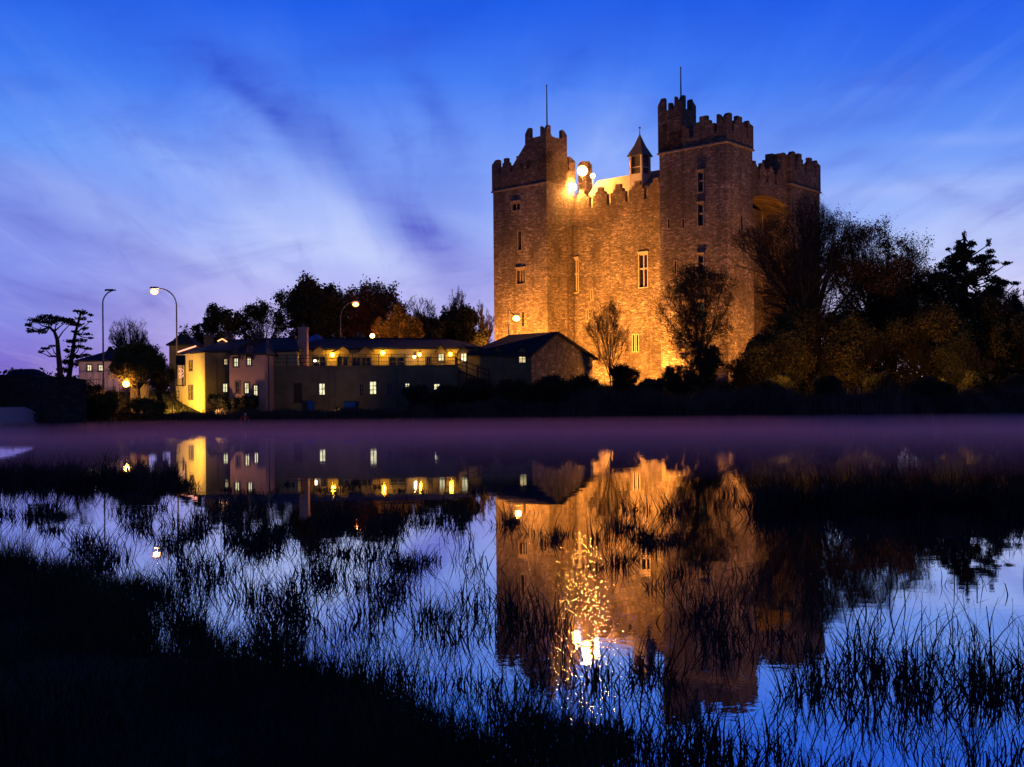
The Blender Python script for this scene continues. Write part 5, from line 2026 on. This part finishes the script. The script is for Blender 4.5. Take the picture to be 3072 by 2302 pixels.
# patches: cx, cy, rx, ry (2212-wide display pixels of the stem feet), number, height m
PATCH = [
    # left bed
    (60, 1040, 160, 22, 2600, .75), (230, 1042, 170, 18, 2600, .75), (340, 1048, 110, 14, 1500, .6), (120, 1055, 260, 18, 1600, .4),
    (640, 1056, 280, 12, 900, .12), (820, 1062, 120, 8, 260, .14),
    # left band
    (60, 1115, 150, 40, 1100, .45), (230, 1120, 140, 45, 1300, .5), (400, 1130, 120, 45, 1000, .45), (560, 1175, 70, 25, 1300, .5), (545, 1130, 140, 40, 700, .5),
    (740, 1128, 120, 22, 1100, .55), (850, 1130, 60, 20, 700, .55), (960, 1120, 60, 18, 550, .5), (690, 1165, 130, 26, 700, .4), (880, 1215, 60, 30, 600, .45),
    (120, 1200, 200, 30, 420, .5), (300, 1190, 120, 35, 500, .5),
    # centre left
    (400, 1300, 90, 70, 560, .5), (520, 1260, 80, 60, 420, .55), (600, 1350, 70, 60, 760, .62), (640, 1290, 70, 50, 380, .5), (760, 1265, 90, 50, 520, .5),
    (880, 1290, 90, 50, 460, .5), (930, 1350, 55, 45, 330, .5), (690, 1345, 90, 40, 300, .45), (1010, 1290, 60, 50, 160, .5), (800, 1330, 120, 50, 200, .5), (1020, 1370, 40, 20, 120, .4),
    (470, 1400, 80, 40, 380, .5), (600, 1420, 80, 30, 240, .4), (760, 1200, 120, 30, 380, .45), (430, 1220, 100, 30, 260, .5), (980, 1190, 60, 40, 120, .4),
    # castle reflection
    (1110, 1140, 60, 20, 300, .45), (1180, 1165, 90, 18, 320, .4), (1120, 1350, 45, 40, 260, .45), (1210, 1360, 50, 50, 240, .5), (1300, 1140, 90, 30, 420, .4),
    (1430, 1165, 90, 22, 900, .4), (1350, 1215, 80, 30, 300, .35), (1480, 1240, 80, 40, 240, .4), (1560, 1320, 60, 60, 260, .55), (1420, 1460, 28, 30, 260, .5),
    (1310, 1480, 50, 50, 220, .45), (1560, 1400, 50, 30, 260, .5), (1480, 1350, 90, 80, 150, .5), (1640, 1420, 60, 60, 220, .5), (1700, 1300, 120, 60, 240, .4),
    (1540, 1100, 100, 25, 700, .5), (1380, 1100, 60, 16, 260, .5),
    # right bed
    (1700, 1098, 90, 16, 1700, .75), (1850, 1098, 100, 18, 2400, .8), (2000, 1102, 100, 18, 2300, .8), (2150, 1106, 90, 18, 1900, .8), (2250, 1106, 80, 20, 1200, .8),
    (1900, 1140, 220, 18, 900, .25), (2120, 1145, 140, 18, 500, .3),
    # right foreground
    (1750, 1510, 50, 40, 360, .5), (1880, 1480, 26, 40, 260, .55), (1960, 1470, 30, 45, 280, .55), (2000, 1540, 34, 40, 260, .5), (2100, 1490, 50, 60, 360, .5),
    (1800, 1430, 60, 30, 200, .5), (2180, 1530, 50, 70, 380, .5), (2060, 1400, 120, 50, 150, .6), (1900, 1400, 120, 40, 120, .55), (1950, 1580, 150, 50, 160, .4),
    (1700, 1600, 90, 50, 200, .4), (2150, 1640, 100, 40, 220, .4), (1520, 1600, 70, 45, 240, .4), (2230, 1440, 40, 60, 220, .55), (1900, 1330, 160, 40, 60, .5),
    # centre bottom
    (1320, 1600, 55, 28, 900, .22), (1230, 1590, 60, 40, 340, .35), (1150, 1560, 60, 40, 300, .4), (1400, 1640, 100, 30, 400, .3), (1180, 1480, 60, 40, 120, .4),
    (1040, 1480, 70, 30, 160, .35), (1560, 1660, 120, 26, 380, .3), (1440, 1560, 60, 40, 130, .35), (1750, 1670, 160, 26, 300, .3),
]
bx, by, bh, bf = [], [], [], []
for (cx_, cy_, rx, ry, n, h) in PATCH:
    n = int(n * (.72 if h >= .6 and cy_ < 1110 else .42))
    # tufts inside the patch
    nt_ = max(4, n // 46)
    tx = rng.normal(0, .5, nt_) * rx + cx_
    ty = np.clip(rng.normal(0, .5, nt_), -1.2, 1.2) * ry + cy_
    i = rng.integers(0, nt_, n)
    gx, gy = ground_pts(tx, ty)
    sd = 0.105
    ox, oy = rng.normal(0, sd, n), rng.normal(0, sd, n)
    bx.append(gx[i] + ox); by.append(gy[i] + oy)
    bf.append(np.stack([ox, oy], 1) * rng.uniform(.8, 2.6, nt_)[i][:, None] + rng.normal(0, .12, (nt_, 2))[i])
    bh.append(h * rng.uniform(.35, 1.1, n) * rng.uniform(.4, 1.25, nt_)[i])
# loose stems everywhere on the shallow part
n = 1000
xd = rng.uniform(-200, 2400, n)
yd = 1075 + 600 * rng.uniform(0, 1, n) ** 1.1
gx, gy = ground_pts(xd, yd)
den = (np.sin(gx * 1.3 + 1) + np.sin(gy * .9 + 2) + np.sin((gx + gy) * .5)) / 3 + rng.normal(0, .35, n)
clear = ((xd > 730) & (xd < 1060) & (yd > 1375) & (yd < 1500)) | ((xd > 1080) & (xd < 1420) & (yd > 1180) & (yd < 1330))
kp = (den > .05) & ~clear
bx.append(gx[kp]); by.append(gy[kp]); bh.append(rng.uniform(.12, .5, kp.sum())); bf.append(np.zeros((kp.sum(), 2)))
bx, by, bh, bf = np.concatenate(bx), np.concatenate(by), np.concatenate(bh), np.concatenate(bf)
bw = rng.uniform(.007, .017, len(bx)) * (1 + np.clip(by - 8, 0, 30) * .045)
rd = blades('water_reeds', np.stack([bx, by, np.full(len(bx), -.05)], 1), bh + .05, bw, M['reed'], .17, .7, 3, 5, bf)
tag(rd, 'thin dark reed stems standing and leaning in the shallow water', 'reeds', kind='stuff')

# grass on the near bank
n = 90000
yy = 4.0 + 12.0 * rng.uniform(0, 1, n) ** 1.3
xx = rng.uniform(-1, 1, n)
xx = near_edge(yy) - rng.uniform(0, 1, n) ** 1.3 * (near_edge(yy) + 13)
hz_ = near_h(xx, yy)
kp = hz_ > -0.12
xx, yy, hz_ = xx[kp], yy[kp], hz_[kp]
hh = rng.uniform(.10, .30, len(xx)) * (1 + .5 * np.sin(xx * 2.3) * np.sin(yy * 1.7))
gr = blades('bank_grass', np.stack([xx, yy, hz_ - .03], 1), hh, rng.uniform(.005, .011, len(xx)), M['grass'], .3, .15, 4, 4)
tag(gr, 'dark tangled grass covering the near left bank', 'grass', kind='stuff')
# taller stems along the bank edge
n = 11000
yy = rng.uniform(5.6, BANK_FAR + .4, n)
xx = near_edge(yy) - np.abs(rng.normal(0, .6, n)) + .35
n2 = 1800
xx = np.concatenate([xx, rng.uniform(-8.5, -5.5, n2)])
yy = np.concatenate([yy, BANK_FAR - np.abs(rng.normal(0, .6, n2)) + .1])
cl_ = (np.sin(yy * 3.1) + np.sin(xx * 4.3 + 1) + rng.normal(0, .5, len(xx))) > -.1
xx, yy = xx[cl_], yy[cl_]
eg = blades('bank_edge_stems', np.stack([xx, yy, near_h(xx, yy) - .05], 1), rng.uniform(.15, .58, len(xx)) * (1 + .35 * np.sin(yy * 2.1 + xx * 3.3)), rng.uniform(.006, .012, len(xx)), M['grass'], .22, .6, 5, 5)
tag(eg, 'taller ragged stems fringing the edge of the near bank', 'grass', kind='stuff')

# reed belt and rough growth on the far bank
n = 60000
xx = rng.uniform(-36, 62, n)
dd_ = rng.uniform(0.0, 1, n) ** .8
depth_ = np.where(xx > 6, 8.0, 5.0)
yy = shore(xx) + 0.2 + dd_ * depth_
hh = np.where(xx > 4, 1.6, 0.8) * rng.uniform(.35, 1.2, n) * (1 + .3 * np.sin(xx * .33) * np.sin(xx * .91 + 1) + .22 * np.sin(xx * 2.3 + yy))
hh = np.where(xx < -8, hh * .55, hh)
fr_ = blades('far_bank_reeds', np.stack([xx, yy, far_h(xx, yy) - .05], 1), hh, rng.uniform(.04, .10, n), M['bankreed'], .16, .2, 6, 3)
tag(fr_, 'dark belt of reeds and rough growth along the far bank', 'reeds', kind='stuff')
n = 24000
xx = rng.uniform(-60, 75, n)
yy = shore(np.maximum(xx, -30)) + rng.uniform(4, 26, n)
g2 = blades('far_bank_grass', np.stack([xx, yy, far_h(xx, yy) - .02], 1), rng.uniform(.2, .6, n), rng.uniform(.03, .07, n), M['bankreed'], .3, .1, 7, 2)
tag(g2, 'rough grass on the slope above the far bank', 'grass', kind='stuff')


# ------------------------------------------------------------------ flat glossy domes added on the water to make the lamps glitter
rng = np.random.default_rng(31)
n = 3000
xd = np.concatenate([rng.normal(1262, 62, 2600), rng.uniform(1100, 1800, n - 2600)])
yd = np.concatenate([1150 + 500 * rng.uniform(0, 1, 2600), 1150 + 500 * rng.uniform(0, 1, n - 2600)])
gx, gy = ground_pts(xd, yd)
gx = gx + rng.normal(0, .05, n)
rad_ = rng.uniform(.004, .014, n) * (1 + np.clip(gy - 8, 0, 12) * .08)
ringn = 8
ang_ = np.linspace(0, 2 * math.pi, ringn, endpoint=False)
prof_ = [(1.0, .001), (.75, .017), (.42, .030), (.03, .036)]
V_ = np.zeros((n, len(prof_), ringn, 3))
for k_, (rr_, zz_) in enumerate(prof_):
    V_[:, k_, :, 0] = gx[:, None] + np.cos(ang_) * rad_[:, None] * rr_
    V_[:, k_, :, 1] = gy[:, None] + np.sin(ang_) * rad_[:, None] * rr_
    V_[:, k_, :, 2] = zz_ * rad_[:, None]
b_ = (np.arange(n) * len(prof_) * ringn)[:, None]
Q = []
for k_ in range(len(prof_) - 1):
    for j in range(ringn):
        a0, a1 = k_ * ringn + j, k_ * ringn + (j + 1) % ringn
        Q.append(np.concatenate([b_ + a0, b_ + a1, b_ + a1 + ringn, b_ + a0 + ringn], 1))


def glint_fn(gg, bs, out):
    gg.nt.nodes.remove(bs)
    gl = gg.n('ShaderNodeBsdfGlossy')
    gl.inputs['Roughness'].default_value = 0.02
    gl.inputs['Color'].default_value = (0.58, 0.58, 0.60, 1)
    gg.nt.links.new(gl.outputs[0], out.inputs[0])


M['glint'] = material('glint_gloss', glint_fn)
glints = npmesh('glint_domes', V_.reshape(-1, 3), np.concatenate(Q), M['glint'])
glints.data.polygons.foreach_set('use_smooth', [True] * len(glints.data.polygons))
tag(glints, 'tiny flat domes added as lamp-lit bubbles on the water before the castle reflection', 'glitter', kind='stuff')
